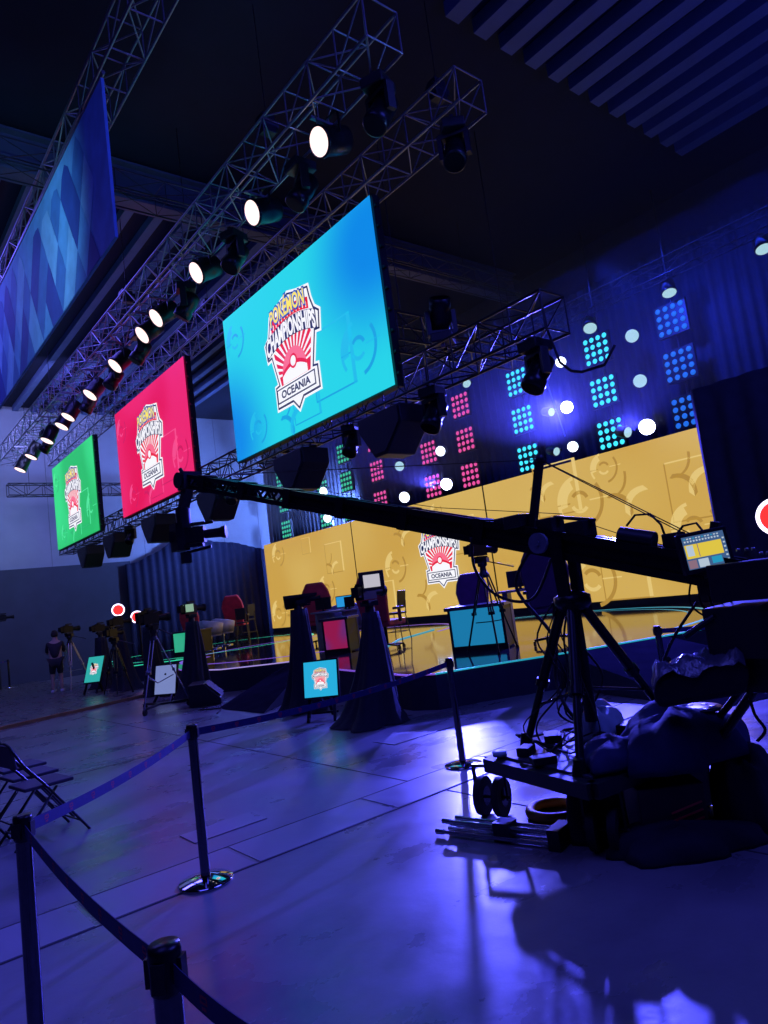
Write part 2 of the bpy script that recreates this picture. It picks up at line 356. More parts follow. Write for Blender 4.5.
# ------------------------------------------------------------------ logo artwork (lettered emblem of the screens)
WHT = glow('logo_white', (0.95, 0.95, 1.0), 1.0); NVY = glow('logo_navy', (0.005, 0.012, 0.08), 1.0)
RED = glow('logo_red', (0.80, 0.01, 0.04), 1.0); PNK = glow('logo_pink', (0.95, 0.16, 0.26), 1.0)
YEL = glow('logo_yellow', (0.98, 0.78, 0.10), 1.0); LBL = glow('logo_blue', (0.02, 0.12, 0.60), 1.0)
LOGO_M = [WHT, NVY, RED, PNK, YEL, LBL]
def grow(poly, d):
    out = []; nn = len(poly)
    A = sum(poly[i][0] * poly[(i + 1) % nn][1] - poly[(i + 1) % nn][0] * poly[i][1] for i in range(nn)); sg = 1 if A > 0 else -1
    for i in range(nn):
        p0 = V(poly[i - 1]); p1 = V(poly[i]); p2 = V(poly[(i + 1) % nn])
        e1 = (p1 - p0).normalized(); e2 = (p2 - p1).normalized()
        n1_ = V((e1.y, -e1.x)) * sg; n2_ = V((e2.y, -e2.x)) * sg; b_ = (n1_ + n2_)
        b_ = b_.normalized() if b_.length > 1e-6 else n1_
        k = min(2.0, 1 / max(0.3, b_.dot(n1_))); out.append(tuple(p1 + b_ * d * k))
    return out
def arch(x, amp=0.12): return amp * (1 - (x / 0.8) ** 2)
def logo(mb, M, sx=1.0, sy=1.0, dz=0.004):
    """local x right, y up, z toward viewer; spans about +-1 each way"""
    def poly(pts, mi, lay):
        mb.add([(x * sx, y * sy, lay * dz) for x, y in pts], [tuple(range(len(pts)))], mi, False, M)
    def strip(c0, c1, mi, lay):
        k = len(c0); vs = [(x * sx, y * sy, lay * dz) for x, y in c0] + [(x * sx, y * sy, lay * dz) for x, y in c1]
        mb.add(vs, [(i, i + 1, k + i + 1, k + i) for i in range(k - 1)], mi, False, M)
    body = [(0, -1.0), (.17, -.84), (.70, -.84), (.70, -.5), (.56, -.48), (.74, .12), (.88, .10), (.92, .36), (.78, .46), (.70, .66),
            (.66, .86), (.30, .92), (0, 1.0), (-.3, .92), (-.66, .80), (-.72, .62), (-.78, .46), (-.92, .36), (-.88, .10), (-.74, .12), (-.56, -.48), (-.70, -.5), (-.70, -.84), (-.17, -.84)]
    poly(grow(body, .075), 0, 1); poly(grow(body, .035), 1, 2); poly(body, 0, 3)
    # red fan with white rays
    fan = [(.66, .12), (.50, -.5), (-.50, -.5), (-.66, .12)] + [(x / 10, .18 + arch(x / 10) * .8) for x in range(-6, 7)]
    poly([(-.66, .12)] + [(x / 10, .14 + arch(x / 10)) for x in range(-6, 7)] + [(.66, .12), (.50, -.5), (-.50, -.5)], 2, 4)
    for k in range(15):
        an = R(8 + k * 164 / 14); a2 = R(8 + k * 164 / 14 + 5.0)
        r0 = .36
        def lim(A):
            r1 = .36
            while r1 < .9:
                x, y = r1 * math.cos(A), -.36 + r1 * math.sin(A)
                if abs(x) > .50 + (y + .5) * .25 or y > .13 + arch(x): break
                r1 += .01
            return r1
        ra, rb = lim(an), lim(a2)
        if max(ra, rb) > .4:
            poly([(r0 * math.cos(an), -.36 + r0 * math.sin(an)), (ra * math.cos(an), -.36 + ra * math.sin(an)), (rb * math.cos(a2), -.36 + rb * math.sin(a2)), (r0 * math.cos(a2), -.36 + r0 * math.sin(a2))], 0, 5)
    # half disc, band and button
    arc = lambda r, a0, a1, cy=-.36, n=20: [(r * math.cos(R(a0 + (a1 - a0) * i / n)), cy + r * math.sin(R(a0 + (a1 - a0) * i / n))) for i in range(n + 1)]
    poly(arc(.42, 0, 180) , 3, 6); poly([(-.42, -.36), (.42, -.36), (.42, -.5), (-.42, -.5)], 0, 6)
    up_ = [(x, -.30 + .12 * (1 - (x / .42) ** 2)) for x in [(-.42 + .84 * i / 12) for i in range(13)]]
    strip([(x, y) for x, y in up_], [(x, y - .07) for x, y in up_], 2, 7)
    strip([(x, y - .07) for x, y in up_], [(x, -.5) for x, y in up_], 0, 7)
    poly([(.13 * math.cos(R(i * 18)), -.19 + .13 * math.sin(R(i * 18))) for i in range(20)], 2, 8)
    poly([(.09 * math.cos(R(i * 18)), -.19 + .09 * math.sin(R(i * 18))) for i in range(20)], 0, 9)
    # red band with ticks behind the upper word
    xs = [-.66 + 1.32 * i / 14 for i in range(15)]
    strip([(x, .46 + arch(x, .14)) for x in xs], [(x, .66 + arch(x, .14)) for x in xs], 2, 4)
    for i in range(12):
        x = -.58 + i * .105; poly([(x, .48 + arch(x, .14)), (x + .025, .48 + arch(x, .14)), (x + .025, .58 + arch(x, .14)), (x, .58 + arch(x, .14))], 0, 5)
    # ribbon word
    xs = [-.88 + 1.76 * i / 16 for i in range(17)]
    strip([(x, .10 + arch(x, .14)) for x in xs], [(x, .44 + arch(x, .14)) for x in xs], 1, 10)
    def word(s, cx, cy, W, H, mi, lay, off=0.0, warp=None):
        vs, fs, tw, th = text_geo(s, bevel_off=off); base = text_geo(s)
        kx, ky = W / base[2], H / base[3]; o = []
        for x, y in vs:
            X = cx + x * kx; Y = cy + y * ky
            if warp: Y += warp(X)
            o.append((X * sx, Y * sy, lay * dz))
        mb.add(o, fs, mi, False, M)
    word('CHAMPIONSHIPS', 0, .27, 1.70, .29, 0, 11, 0.045, lambda x: arch(x, .14))
    word('POK\u00c9MON', 0, .73, 1.20, .34, 1, 12, 0.11, lambda x: arch(x, .10)); word('POK\u00c9MON', 0, .73, 1.20, .34, 5, 13, 0.09, lambda x: arch(x, .10))
    word('POK\u00c9MON', 0, .73, 1.20, .34, 4, 14, 0.025, lambda x: arch(x, .10))
    poly([(-.66, -.80), (.66, -.80), (.66, -.54), (-.66, -.54)], 1, 10); poly([(-.63, -.775), (.63, -.775), (.63, -.565), (-.63, -.565)], 0, 11)
    word('OCEANIA', 0, -.67, .98, .13, 1, 12, 0.035)
# frame whose x axis points to -Y (right as seen from the hall), y axis up, z axis toward -X (the audience)
FACE = Matrix(((0, 0, -1), (-1, 0, 0), (0, 1, 0))).to_4x4()

# embossed picture motifs
def circ(cx, cy, r0, r1, a0, a1, N=24):
    o = []
    for i in range(N + 1): an = R(a0 + (a1 - a0) * i / N); o.append((cx + r1 * math.cos(an), cy + r1 * math.sin(an)))
    q = []
    for i in range(N + 1): an = R(a0 + (a1 - a0) * i / N); q.append((cx + r0 * math.cos(an), cy + r0 * math.sin(an)))
    return o, q
def motif(mb, M, kind, cx, cy, s, hi, lo, z=0.002):
    def strip(c0, c1, mi):
        k = len(c0); mb.add([(x, y, z) for x, y in c0] + [(x, y, z) for x, y in c1], [(i, i + 1, k + i + 1, k + i) for i in range(k - 1)], mi, False, M)
    if kind == 'ball':      # ring with bar and hub
        for a0, a1, mi in ((100, 215, hi), (280, 395, lo)): strip(*circ(cx, cy, s * .86, s, a0, a1), mi)
        for a0, a1, mi in ((200, 320, hi), (20, 140, lo)): strip(*circ(cx, cy, s * .28, s * .42, a0, a1), mi)
        strip([(cx - s * 1.0, cy - .02 * s), (cx - s * .42, cy - .02 * s)], [(cx - s * 1.0, cy + .03 * s), (cx - s * .42, cy + .03 * s)], lo)
        strip([(cx + s * 1.2, cy - .02 * s), (cx + s * .42, cy - .02 * s)], [(cx + s * 1.2, cy + .03 * s), (cx + s * .42, cy + .03 * s)], hi)
        if True:
            strip(*circ(cx, cy, s * .55, s * .86, 110, 190), hi)
    elif kind == 'star':    # four concave points
        def cv(a, b_): 
            o = []
            for i in range(9):
                u = i / 8; q = V(a) * (1 - u) ** 2 + V(b_) * u ** 2; o.append((cx + q.x * s, cy + q.y * s))
            return o
        strip(cv((0, 1), (-1, 0)), [(x + .12 * s, y - .04 * s) for x, y in cv((0, 1), (-1, 0))], lo)
        strip(cv((0, -1), (-1, 0)), [(x + .16 * s, y + .16 * s) for x, y in cv((0, -1), (-1, 0))], lo)
        strip(cv((0, -1), (1, 0)), [(x - .22 * s, y + .22 * s) for x, y in cv((0, -1), (1, 0))], hi)
    elif kind == 'square':
        t_ = .05 * s
        strip([(cx - s, cy + s), (cx + s, cy + s)], [(cx - s, cy + s - t_), (cx + s, cy + s - t_)], hi)
        strip([(cx + s, cy + s), (cx + s, cy - s)], [(cx + s - 3 * t_, cy + s), (cx + s - 3 * t_, cy - s)], hi)
        strip([(cx - s, cy + s), (cx - s, cy - s)], [(cx - s + t_, cy + s), (cx - s + t_, cy - s)], lo)
        strip([(cx - s, cy - s), (cx + s, cy - s)], [(cx - s, cy - s + t_), (cx + s, cy - s + t_)], lo)

# three hanging LED screens
def led_screen(yc, yw, lo, hi, mh, ml, label, seed, col):
    zc, zh = 6.44, 3.16
    t = thing('led_screen', label, 'screen', (7.0, yc, zc))
    MB().box((0.09, 0, 0), (0.14, yw + .04, zh + .04)).build('cabinet', BLK, t)
    m = MB(); m.add([(-.012, yw / 2, -zh / 2), (-.012, -yw / 2, -zh / 2), (-.012, -yw / 2, zh / 2), (-.012, yw / 2, zh / 2)], [(0, 1, 2, 3)], 0)
    Mx = Matrix.Translation((-.014, 0, 0)) @ FACE
    motif(m, Mx, 'ball', -yw / 2 + .46, .95, .40, 1, 2); motif(m, Mx, 'ball', -yw / 2 + 1.05, -1.1, .36, 1, 2)
    motif(m, Mx, 'square', .2, -1.0, .45, 1, 2); motif(m, Mx, 'square', 1.15, -.62, .62, 1, 2); motif(m, Mx, 'star', -.35, -1.2, .4, 1, 2); motif(m, Mx, 'ball', 1.9, -.7, .5, 1, 2)
    m.build('display', [screen_mat(col + '_led_picture', lo, hi, 1.0, seed=seed, corners=col == 'turquoise'), glow(col + '_emboss_light', mh, 1.0), glow(col + '_emboss_shade', ml, 1.0)], t)
    m = MB(); logo(m, Matrix.Translation((-.02, .02, -.04)) @ FACE, 1.02, 1.09); m.build('logo', LOGO_M, t)
    for k in range(9): MB().box((.06, -yw / 2 - .05, -1.4 + k * .35), (.06, .06, .04)).build('side_latch', DALU, t)
    for s in (-1, 1):
        MB().tube((.1, s * yw * .38, zh / 2), (.1, s * yw * .38, zh / 2 + .28), .015, 6).build('hanging_strap', DALU, t)
    return t
led_screen(10.49, 5.36, (.004, .25, .80), (.02, .66, .80), (.015, .50, .80), (.010, .36, .74), 'large turquoise LED screen hung from the truss, nearest of the row of three', 3.0, 'turquoise')
led_screen(17.98, 5.22, (.78, .005, .085), (.84, .018, .15), (.9, .07, .24), (.62, .005, .09), 'crimson LED screen hung between the green and the turquoise ones', 9.0, 'crimson')
led_screen(25.53, 5.2, (.02, .52, .14), (.04, .72, .24), (.08, .76, .3), (.015, .42, .12), 'green LED screen hung at the far end of the row', 5.0, 'green')

# yellow LED wall, curved panels
yw_t = thing('led_wall', 'curved golden yellow LED wall with embossed shapes at the back of the stage', 'screen', (16.2, 0, 0))
GOLD = screen_mat('gold_led_picture', (.62, .37, .07), (.68, .45, .11), 0.95, scale=0.25, seed=2.0)
GH = glow('gold_emboss_light', (.80, .58, .19), .95); GD = glow('gold_emboss_shade', (.46, .26, .045), .95)
def wall_panel(y0, y1, mots):
    m = MB(); N = 14; z0, z1 = .70, 4.6; vs = []
    for i in range(N + 1):
        y = y0 + (y1 - y0) * i / N; x = bow(y)
        vs += [(x, y, z0), (x, y, z1)]
    m.add(vs, [(2 * i, 2 * i + 1, 2 * i + 3, 2 * i + 2) for i in range(N)], 0, True)
    for (k, Y, Z, s) in mots:
        motif(m, Matrix.Translation((bow(Y) - .012, Y, Z)) @ FACE, k, 0, 0, s, 1, 2)
    m.build('display_panel', [GOLD, GH, GD], yw_t)
    b_ = MB(); b_.beam((.16, y0, 2.65), (.16, y1, 2.65), .12, 3.94); b_.build('cabinet', BLK, yw_t)
def bow(y): return 0.0
wall_panel(28.85, 21.85, [('ball', 27.6, 4.0, .55), ('square', 25.2, 4.1, .35), ('square', 23.2, 3.35, .62), ('star', 23.4, 3.1, .45), ('ball', 24.0, 2.1, .6), ('star', 25.6, 1.9, .55), ('square', 26.4, 1.35, .6), ('ball', 28.1, 1.35, .62), ('star', 26.9, 1.2, .5)])
wall_panel(21.79, 14.7, [('ball', 19.4, 2.55, .6), ('star', 17.9, 1.4, .55), ('square', 20.2, 1.5, .6), ('ball', 16.9, 4.15, .3), ('square', 15.8, 3.2, .6), ('star', 18.8, 3.7, .5)])
wall_panel(14.64, 6.4, [('ball', 11.2, 3.45, .75), ('star', 9.75, 3.4, .6), ('ball', 10.3, 4.2, .42), ('square', 11.9, 3.95, .75), ('ball', 11.2, 1.3, .75), ('star', 12.4, 4.1, .45), ('square', 7.9, 3.2, .75), ('star', 8.0, 3.55, .55), ('ball', 8.15, 2.3, .6), ('square', 10.2, 1.4, .7)])
m = MB(); logo(m, Matrix.Translation((-.02, 17.0, 2.72)) @ FACE, 1.02, 1.05); m.build('logo', LOGO_M, yw_t)
MB().box((.1, 17.6, .6), (.18, 22.5, .19)).build('base_strip', mat('dark_base_strip', (.02, .02, .03), .5), yw_t)

# ------------------------------------------------------------------ trusses
def truss(name, p0, p1, w_, h_, label, mt, bay=0.6, r=0.022, diag=True, hang=()):
    p0 = V(p0); p1 = V(p1); d = (p1 - p0); l = d.length; d.normalize(); u = V((0, 0, 1)).cross(d).normalized(); z = V((0, 0, 1))
    t_ = thing(name, label, 'truss', tuple(p0)); n_ = max(1, round(l / bay)); q0 = V((0, 0, 0)); q1 = d * l
    cs = [(i, j) for i in (-1, 1) for j in (-1, 1)]
    for i, j in cs:
        o = u * w_ / 2 * i + z * h_ / 2 * j; MB().tube(o, o + q1, r, 6).build('chord', mt, t_)
    m = MB(); rr = r * .55
    for k in range(n_ + 1):
        c = d * (l * k / n_)
        for a_, b_ in (((-1, -1), (1, -1)), ((1, -1), (1, 1)), ((1, 1), (-1, 1)), ((-1, 1), (-1, -1))):
            m.tube(c + u * w_ / 2 * a_[0] + z * h_ / 2 * a_[1], c + u * w_ / 2 * b_[0] + z * h_ / 2 * b_[1], rr, 5)
        if k < n_ and diag:
            e = d * (l * (k + 1) / n_); s_ = 1 if k % 2 else -1
            for i in (-1, 1): m.tube(c + u * w_ / 2 * i - z * h_ / 2 * s_, e + u * w_ / 2 * i + z * h_ / 2 * s_, rr, 5)
            for j in (-1, 1): m.tube(c + z * h_ / 2 * j - u * w_ / 2 * s_, e + z * h_ / 2 * j + u * w_ / 2 * s_, rr, 5)
    if diag: m.build('bracing', mt, t_)
    else:
        for k in range(n_ + 1): MB().tube(d * (l * k / n_) - u * w_ / 2, d * (l * k / n_) + u * w_ / 2, rr, 5).build('rung', mt, t_)
    if hang:
        for k in hang: MB().tube(d * (l * k), d * (l * k) + V((0, 0, 10.98 - p0.z)), .01, 5).build('hanging_chain', mt, t_)
    return t_
T1 = truss('lighting_truss', (5.45, 5.45, 8.5), (5.45, 28.5, 8.5), .55, .55, 'front aluminium truss carrying the row of glowing spotlights', ALU)
truss('screen_truss', (7.25, 5.7, 8.5), (7.25, 28.6, 8.5), .55, .5, 'truss holding up the three hanging LED screens', ALU, .55)
truss('screen_truss', (7.35, 5.0, 4.95), (7.35, 28.4, 4.95), .5, .5, 'dark truss running along under the LED screens', DALU, .55)
truss('banner_truss', (3.27, 4.5, 9.25), (3.27, 28, 9.25), .45, .45, 'truss above the blue harlequin banner', ALU, .7, hang=(.1, .5, .9))
truss('cross_truss', (7.7, 8.6, 6.15), (11.2, 8.6, 6.15), .5, .5, 'cross truss behind the turquoise screen toward the lamp panels', DALU, .6, hang=(.1, .9))
truss('cross_truss', (-4, 11.4, 9.4), (15, 11.4, 9.4), .5, .4, 'thin dark cross truss high in the roof near the girder', DALU, .9, .015, hang=(.1, .5, .9))
truss('cross_truss', (5.5, 28.6, 7.3), (13, 28.6, 7.3), .4, .45, 'truss crossing between the crimson and green screens by the end wall', DALU, .6, hang=(.1, .9))
truss('rear_truss', (15.9, 2.0, 8.5), (15.9, 29, 8.5), .4, .4, 'dark truss above the lamp panels at the back of the stage', DALU, .8, .015, hang=(.05, .5, .95))
# hoist motors and chains
def hoist(x, y, z, label):
    t_ = thing('chain_hoist', label, 'hoist', (x, y, z), 0, 'chain hoists above the trusses')
    MB().tube((0, 0, .3), (0, 0, 10.98 - z), .008, 5).build('chain', DALU, t_)
    MB().box((0, 0, .15), (.22, .16, .3)).cone((-.16, 0, .15), (.16, 0, .15), .09, .09, 10).build('motor', BLK, t_, bevel=.01)
for x, y, z, l_ in ((5.45, 8.2, 8.8, 'black chain hoist on the front truss over its near end'), (5.45, 14.6, 8.8, 'black chain hoist on the front truss over its middle'), (5.45, 21.5, 8.8, 'black chain hoist on the front truss over its far end'),
                    (7.25, 6.3, 8.75, 'black chain hoist above the right edge of the turquoise screen'), (7.25, 14.3, 8.75, 'black chain hoist above the gap beside the crimson screen'), (7.25, 22, 8.75, 'black chain hoist above the gap beside the green screen')):
    hoist(x, y, z, l_)

# hanging harlequin banner (characters left out, diamond pattern kept)
bt = thing('hanging_banner', 'long blue banner with harlequin diamonds hung at upper left', 'banner', (3.0, 8.2, 7.75))
BN = [mat('banner_mid_blue', (.16, .38, .72), .7, scale=3), mat('banner_dark_blue', (.03, .07, .34), .7, scale=3), mat('banner_pale_blue', (.28, .50, .82), .7, scale=3), mat('banner_steel_blue', (.07, .20, .52), .7, scale=3)]
m = MB(); Lb, Hb = 16.5, 2.45
m.add([(-.02, 0, -1.2), (-.02, Lb, -1.2), (-.02, Lb, 1.25), (-.02, 0, 1.0)], [(0, 1, 2, 3)], 0); m.add([(.02, 0, -1.2), (.02, Lb, -1.2), (.02, Lb, 1.25), (.02, 0, 1.0)], [(3, 2, 1, 0)], 0)
m.add([(-.02, 0, -1.2), (.02, 0, -1.2), (.02, 0, 1.0), (-.02, 0, 1.0)], [(0, 1, 2, 3)], 0); m.add([(-.02, 0, -1.2), (.02, 0, -1.2), (.02, Lb, -1.2), (-.02, Lb, -1.2)], [(0, 1, 2, 3)], 0)
dw, dh = .62, 1.12
for i in range(60):
    for j in range(-1, 5):
        cy_ = .9 + i * dw / 2; cz = -1.2 + j * dh + (dh / 2 if i % 2 else 0)
        if cz > .62 or cz < -1.25 or cy_ > Lb - .4: continue
        mi = (1, 3, 2, 0, 1, 2, 3)[(i * 3 + j * 5) % 7]
        lim = lambda z_: max(-1.19, min(.98 - .55 * abs(((cy_ + 1.4) % 4.6) / 4.6 - .5), z_))
        pts = []
        for (dy, dz_) in ((0, 1), (.28, .46), (.5, 0), (.28, -.46), (0, -1), (-.28, -.46), (-.5, 0), (-.28, .46)):
            pts.append((-.024, cy_ + dy * dw, lim(cz + dz_ * dh / 2)))
        m.add(pts, [tuple(range(8))], mi)
m.build('banner_cloth', BN, bt)
MB().tube((0, -.05, 1.05), (0, Lb, 1.3), .03).build('banner_pole', ALU, bt)
for y_ in (1.0, 6, 11, 15.5): MB().tube((0, y_, 1.1), (.1, y_, 1.5), .008, 5).build('hanging_wire', DALU, bt)

# ------------------------------------------------------------------ lamps
LENS = glow('lamp_lens_warm', (1.0, .72, .70), 1.5); LENSD = glow('lamp_lens_green', (.5, 1.0, .8), 1.5)
def spotlight(d, z):
    t_ = thing('stage_spotlight', 'x', 'spotlight', (0, 0, 0), 0, 'glowing spotlights on the front truss')
    Mx = aim(d)
    MB().lathe([(.15, -.30), (.19, -.26), (.2, -.05), (.2, .16), (.215, .18), (.215, .22), (.19, .22)], 20, M=Mx).build('body', BLKM, t_)
    MB().lathe([(0.0001, .222), (.19, .222)], 24, M=Mx, sm=False).build('lens', LENS, t_, label='glowing white lens')
    q = V((0, 1, 0)); s_ = V(d).normalized().cross(V((0, 0, 1))).normalized()
    m = MB()
    for k in (-1, 1): m.beam(s_ * .24 * k, s_ * .24 * k + V((0, 0, .34)), .04, .015)
    m.beam(s_ * -.25 + V((0, 0, .34)), s_ * .25 + V((0, 0, .34)), .04, .015); m.build('yoke', BLKM, t_)
    m = MB(); m.tube((0, 0, .34), (0, 0, 8.24 - z), .02).beam((-.3, 0, 8.215 - z), (.26, 0, 8.215 - z), .05, .04); m.build('clamp', ALU, t_)
    return t_
LY = [(7.04, 7.96, 'nearest'), (9.0, 7.96, 'second'), (11.19, 7.95, 'third'), (13.22, 7.89, 'fourth'), (14.05, 7.84, 'fifth'), (15.89, 7.78, 'sixth'), (17.93, 7.7, 'seventh'), (20.04, 7.71, 'eighth'), (20.75, 7.63, 'ninth'), (22.47, 7.64, 'tenth'), (24.64, 7.64, 'eleventh'), (26.36, 7.58, 'farthest')]
for i, (y, z, o_) in enumerate(LY):
    u = min(1, max(0, (y - 9) / 13)); d = V((-.9, .02, -.35)).lerp(V((-.45, .0, -.9)), u)
    d.normalize(); t_ = spotlight(d, z); t_.location = V((5.5, y, z)) - d * .22
    t_['label'] = '%s of the glowing white round spotlights along the front truss, counted from the crane side' % o_
def moving_head(tilt=(-.5, .2, -.8), lens=None, sc=1.0, group=None):
    t_ = thing('moving_head', 'x', 'moving light', (0, 0, 0), 0, group)
    MB().box((0, 0, -.09), (.42, .36, .16)).build('base', BLK, t_, bevel=.02)
    m = MB(); s_ = V(tilt).normalized().cross(V((0, 0, 1))).normalized()
    for k in (-1, 1): m.beam(s_ * .22 * k + V((0, 0, -.17)), s_ * .22 * k + V((0, 0, -.58)), .13, .07, hint=s_)
    m.beam(s_ * -.24 + V((0, 0, -.2)), s_ * .24 + V((0, 0, -.2)), .14, .08); m.build('yoke', BLK, t_)
    Mx = Matrix.Translation((0, 0, -.5)) @ aim(tilt)
    MB().lathe([(.10, -.3), (.17, -.24), (.175, .0), (.16, .1), (.185, .14), (.185, .3), (.16, .31)], 16, M=Mx).build('head', BLKM, t_)
    MB().lathe([(.0001, .314), (.155, .314)], 16, M=Mx, sm=False).build('lens', lens or BLKG, t_)
    m = MB()
    for k in (-1, 1): m.box((.1 * k, 0, .03), (.05, .06, .1))
    m.build('clamp', DALU, t_); t_.scale = (sc,) * 3
    return t_
MH = moving_head(group='dark moving heads under the front truss')
names = ['dark moving head hung between the nearest and second glowing spotlights', 'dark moving head hung between the second and third glowing spotlights', 'dark moving head hung between the third and fourth glowing spotlights',
         'dark moving head hung between the fifth and sixth glowing spotlights', 'dark moving head hung between the sixth and seventh glowing spotlights', 'dark moving head hung between the seventh and eighth glowing spotlights', 'dark moving head hung between the tenth and eleventh glowing spotlights', 'dark moving head hung nearest to the open end of the front truss']
for i, y in enumerate((8.1, 10.3, 12.4, 15.0, 16.9, 19.0, 23.6, 6.2)):
    o = MH if i == 0 else dup(MH, (0, 0, 0)); o.location = (5.72, y - .25, 8.2); o.rotation_euler.z = .4 * math.sin(i * 2.1); o.scale = (.9,) * 3; o['label'] = names[i]
for i, (y, l_, x_) in enumerate(((5.35, 'dark moving head under the open end of the truss right of the turquoise screen', 7.3), (7.35, 'dark moving head hung just right of the turquoise screen corner', 7.3), (9.5, 'small dark moving head between the two hanging speakers', 7.3), (21.0, 'small dark moving head under the crimson screen by the far speakers', 7.3), (14.2, 'small dark moving head in the gap left of the turquoise screen', 7.3))):
    o = dup(MH, (x_, y, 4.68), .3 * i, l_, 'moving heads under the screens'); o.scale = (.85 if i < 2 else .7,) * 3
o = dup(MH, (7.35, 7.35, 5.42), .5, 'dark moving head standing upright on the truss right of the turquoise screen', 'moving heads under the screens'); o.rotation_euler = (math.pi, 0, .6)
o.location = (7.35, 7.0, 5.25)
o = dup(MH, (7.2, 6.1, 8.22), .9, 'dark moving head at the right end of the upper screen truss', 'dark moving heads under the upper screen truss')
# loudspeakers under the screens
def speaker():
    t_ = thing('hanging_speaker', 'x', 'speaker', (0, 0, 0), 0, 'black loudspeakers hung under the screens')
    pl = [(-.55, .0), (-.55, -.22), (-.2, -.72), (.12, -.72), (.55, -.3), (.55, 0)]
    Mx = Matrix(((0, 0, 1, 0), (-1, 0, 0, 0), (0, 1, 0, 0), (0, 0, 0, 1)))
    MB().prism(pl, -.3, .3, M=Mx).build('cabinet', BLK, t_, bevel=.02)
    gm = [(-.5, -.04), (-.5, -.2), (-.18, -.67), (.1, -.67), (.5, -.28), (.5, -.04)]
    MB().prism(gm, -.315, -.302, M=Mx).build('grille', mat('speaker_grille', (.02, .02, .025), .6, scale=120, bump=.5), t_)
    m = MB()
    for k in (-1, 1): m.beam((0, .4 * k, -.02), (0, .4 * k, .12), .04, .02); m.beam((-.22, .4 * k, .115), (.3, .4 * k, .115), .04, .03)
    m.build('bracket', DALU, t_)
    return t_
SPK = speaker()
for i, (y, l_) in enumerate(((8.35, 'black hanging speaker under the right half of the turquoise screen'), (11.2, 'black hanging speaker under the left half of the turquoise screen'), (14.9, 'black hanging speaker just left of the turquoise screen behind the crane arm'), (18.7, 'black hanging speaker under the crimson screen'), (22.2, 'black hanging speaker between the crimson and green screens'), (25.1, 'black hanging speaker under the green screen'))):
    o = SPK if i == 0 else dup(SPK, (0, 0, 0)); o.location = (7.3, y, 4.58); o['label'] = l_

# LED matrix panels on drop pipes behind the yellow wall
CELLC = {'blue': glow('cell_blue', (.015, .17, .85), .9), 'cyan': glow('cell_cyan', (.05, .72, 1.0), 1.3), 'pink': glow('cell_pink', (1.0, .10, .42), .85), 'green': glow('cell_green', (.06, .75, .42), .75)}
def matrix(c):
    t_ = thing('led_matrix_panel', 'x', 'stage light', (0, 0, 0))
    MB().box((.06, 0, 0), (.1, .84, .84)).build('housing', BLK, t_, bevel=.01)
    me = None
    for i in range(4):
        for j in range(4):
            if me is None:
                o = MB().lathe([(.001, .03), (.045, .025), (.066, .01), (.07, 0)], 12, M=aim((-1, 0, 0))).build('lens', CELLC[c], t_); me = o.data
            else:
                o = bpy.data.objects.new('lens', me); COL.objects.link(o); o.parent = t_
            o.location = (0, -.3 + .2 * i, -.3 + .2 * j)
    MB().box((.13, 0, 0), (.06, .1, .1)).build('pipe_clamp', DALU, t_)
    return t_
PROTO = {}
cols = [(8.0, 'blue', 3, 'blue round-cell lamp panel, %s row, in the column at the edge of the right-hand drape'), (10.18, 'cyan', 3, 'cyan lamp panel, %s row, in the column next to the blue one'),
        (13.03, 'cyan', 3, 'cyan lamp panel, %s row, in the column above the crane mast'), (15.48, 'pink', 3, 'pink lamp panel, %s row, in the column nearest the cyan ones'),
        (17.3, 'pink', 3, 'pink lamp panel, %s row, in the middle pink column beside white beams'), (20.26, 'pink', 3, 'pink lamp panel, %s row, in the column beside the green ones'),
        (22.3, 'green', 3, 'green lamp panel, %s row, in the column next to the pink ones'), (24.05, 'green', 3, 'green lamp panel, %s row, in the middle green column with white beams'), (27.32, 'green', 3, 'green lamp panel, %s row, in the column farthest from the blue panels')]
PIPE_L = {8.0: 'dark vertical pipe behind the column of blue lamp panels', 10.18: 'dark vertical pipe behind the cyan lamp panels next to the blue ones', 13.03: 'dark vertical pipe behind the cyan lamp panels above the crane mast',
          15.48: 'dark vertical pipe behind the pink lamp panels nearest the cyan ones', 17.3: 'dark vertical pipe behind the middle column of pink lamp panels', 20.26: 'dark vertical pipe behind the pink lamp panels beside the green ones',
          22.3: 'dark vertical pipe behind the green lamp panels next to the pink ones', 24.05: 'dark vertical pipe behind the middle column of green lamp panels', 27.32: 'dark vertical pipe behind the green lamp panels farthest from the blue ones'}
for y, c, n_, lab in cols:
    pi = thing('drop_pipe', PIPE_L[y], 'pipe', (16.78, y, 4.7))
    MB().tube((0, 0, 0), (0, 0, 6.3), .03, 6).build('pipe', DALU, pi)
    for z, rn in ((7.5, 'top'), (6.32, 'middle'), (5.13, 'bottom')):
        if c not in PROTO: o = PROTO[c] = matrix(c)
        else: o = dup(PROTO[c], (0, 0, 0))
        o.location = (16.6, y, z); o['label'] = lab % rn; o['group'] = c + ' lamp panels behind the stage'; o['category'] = 'stage light'
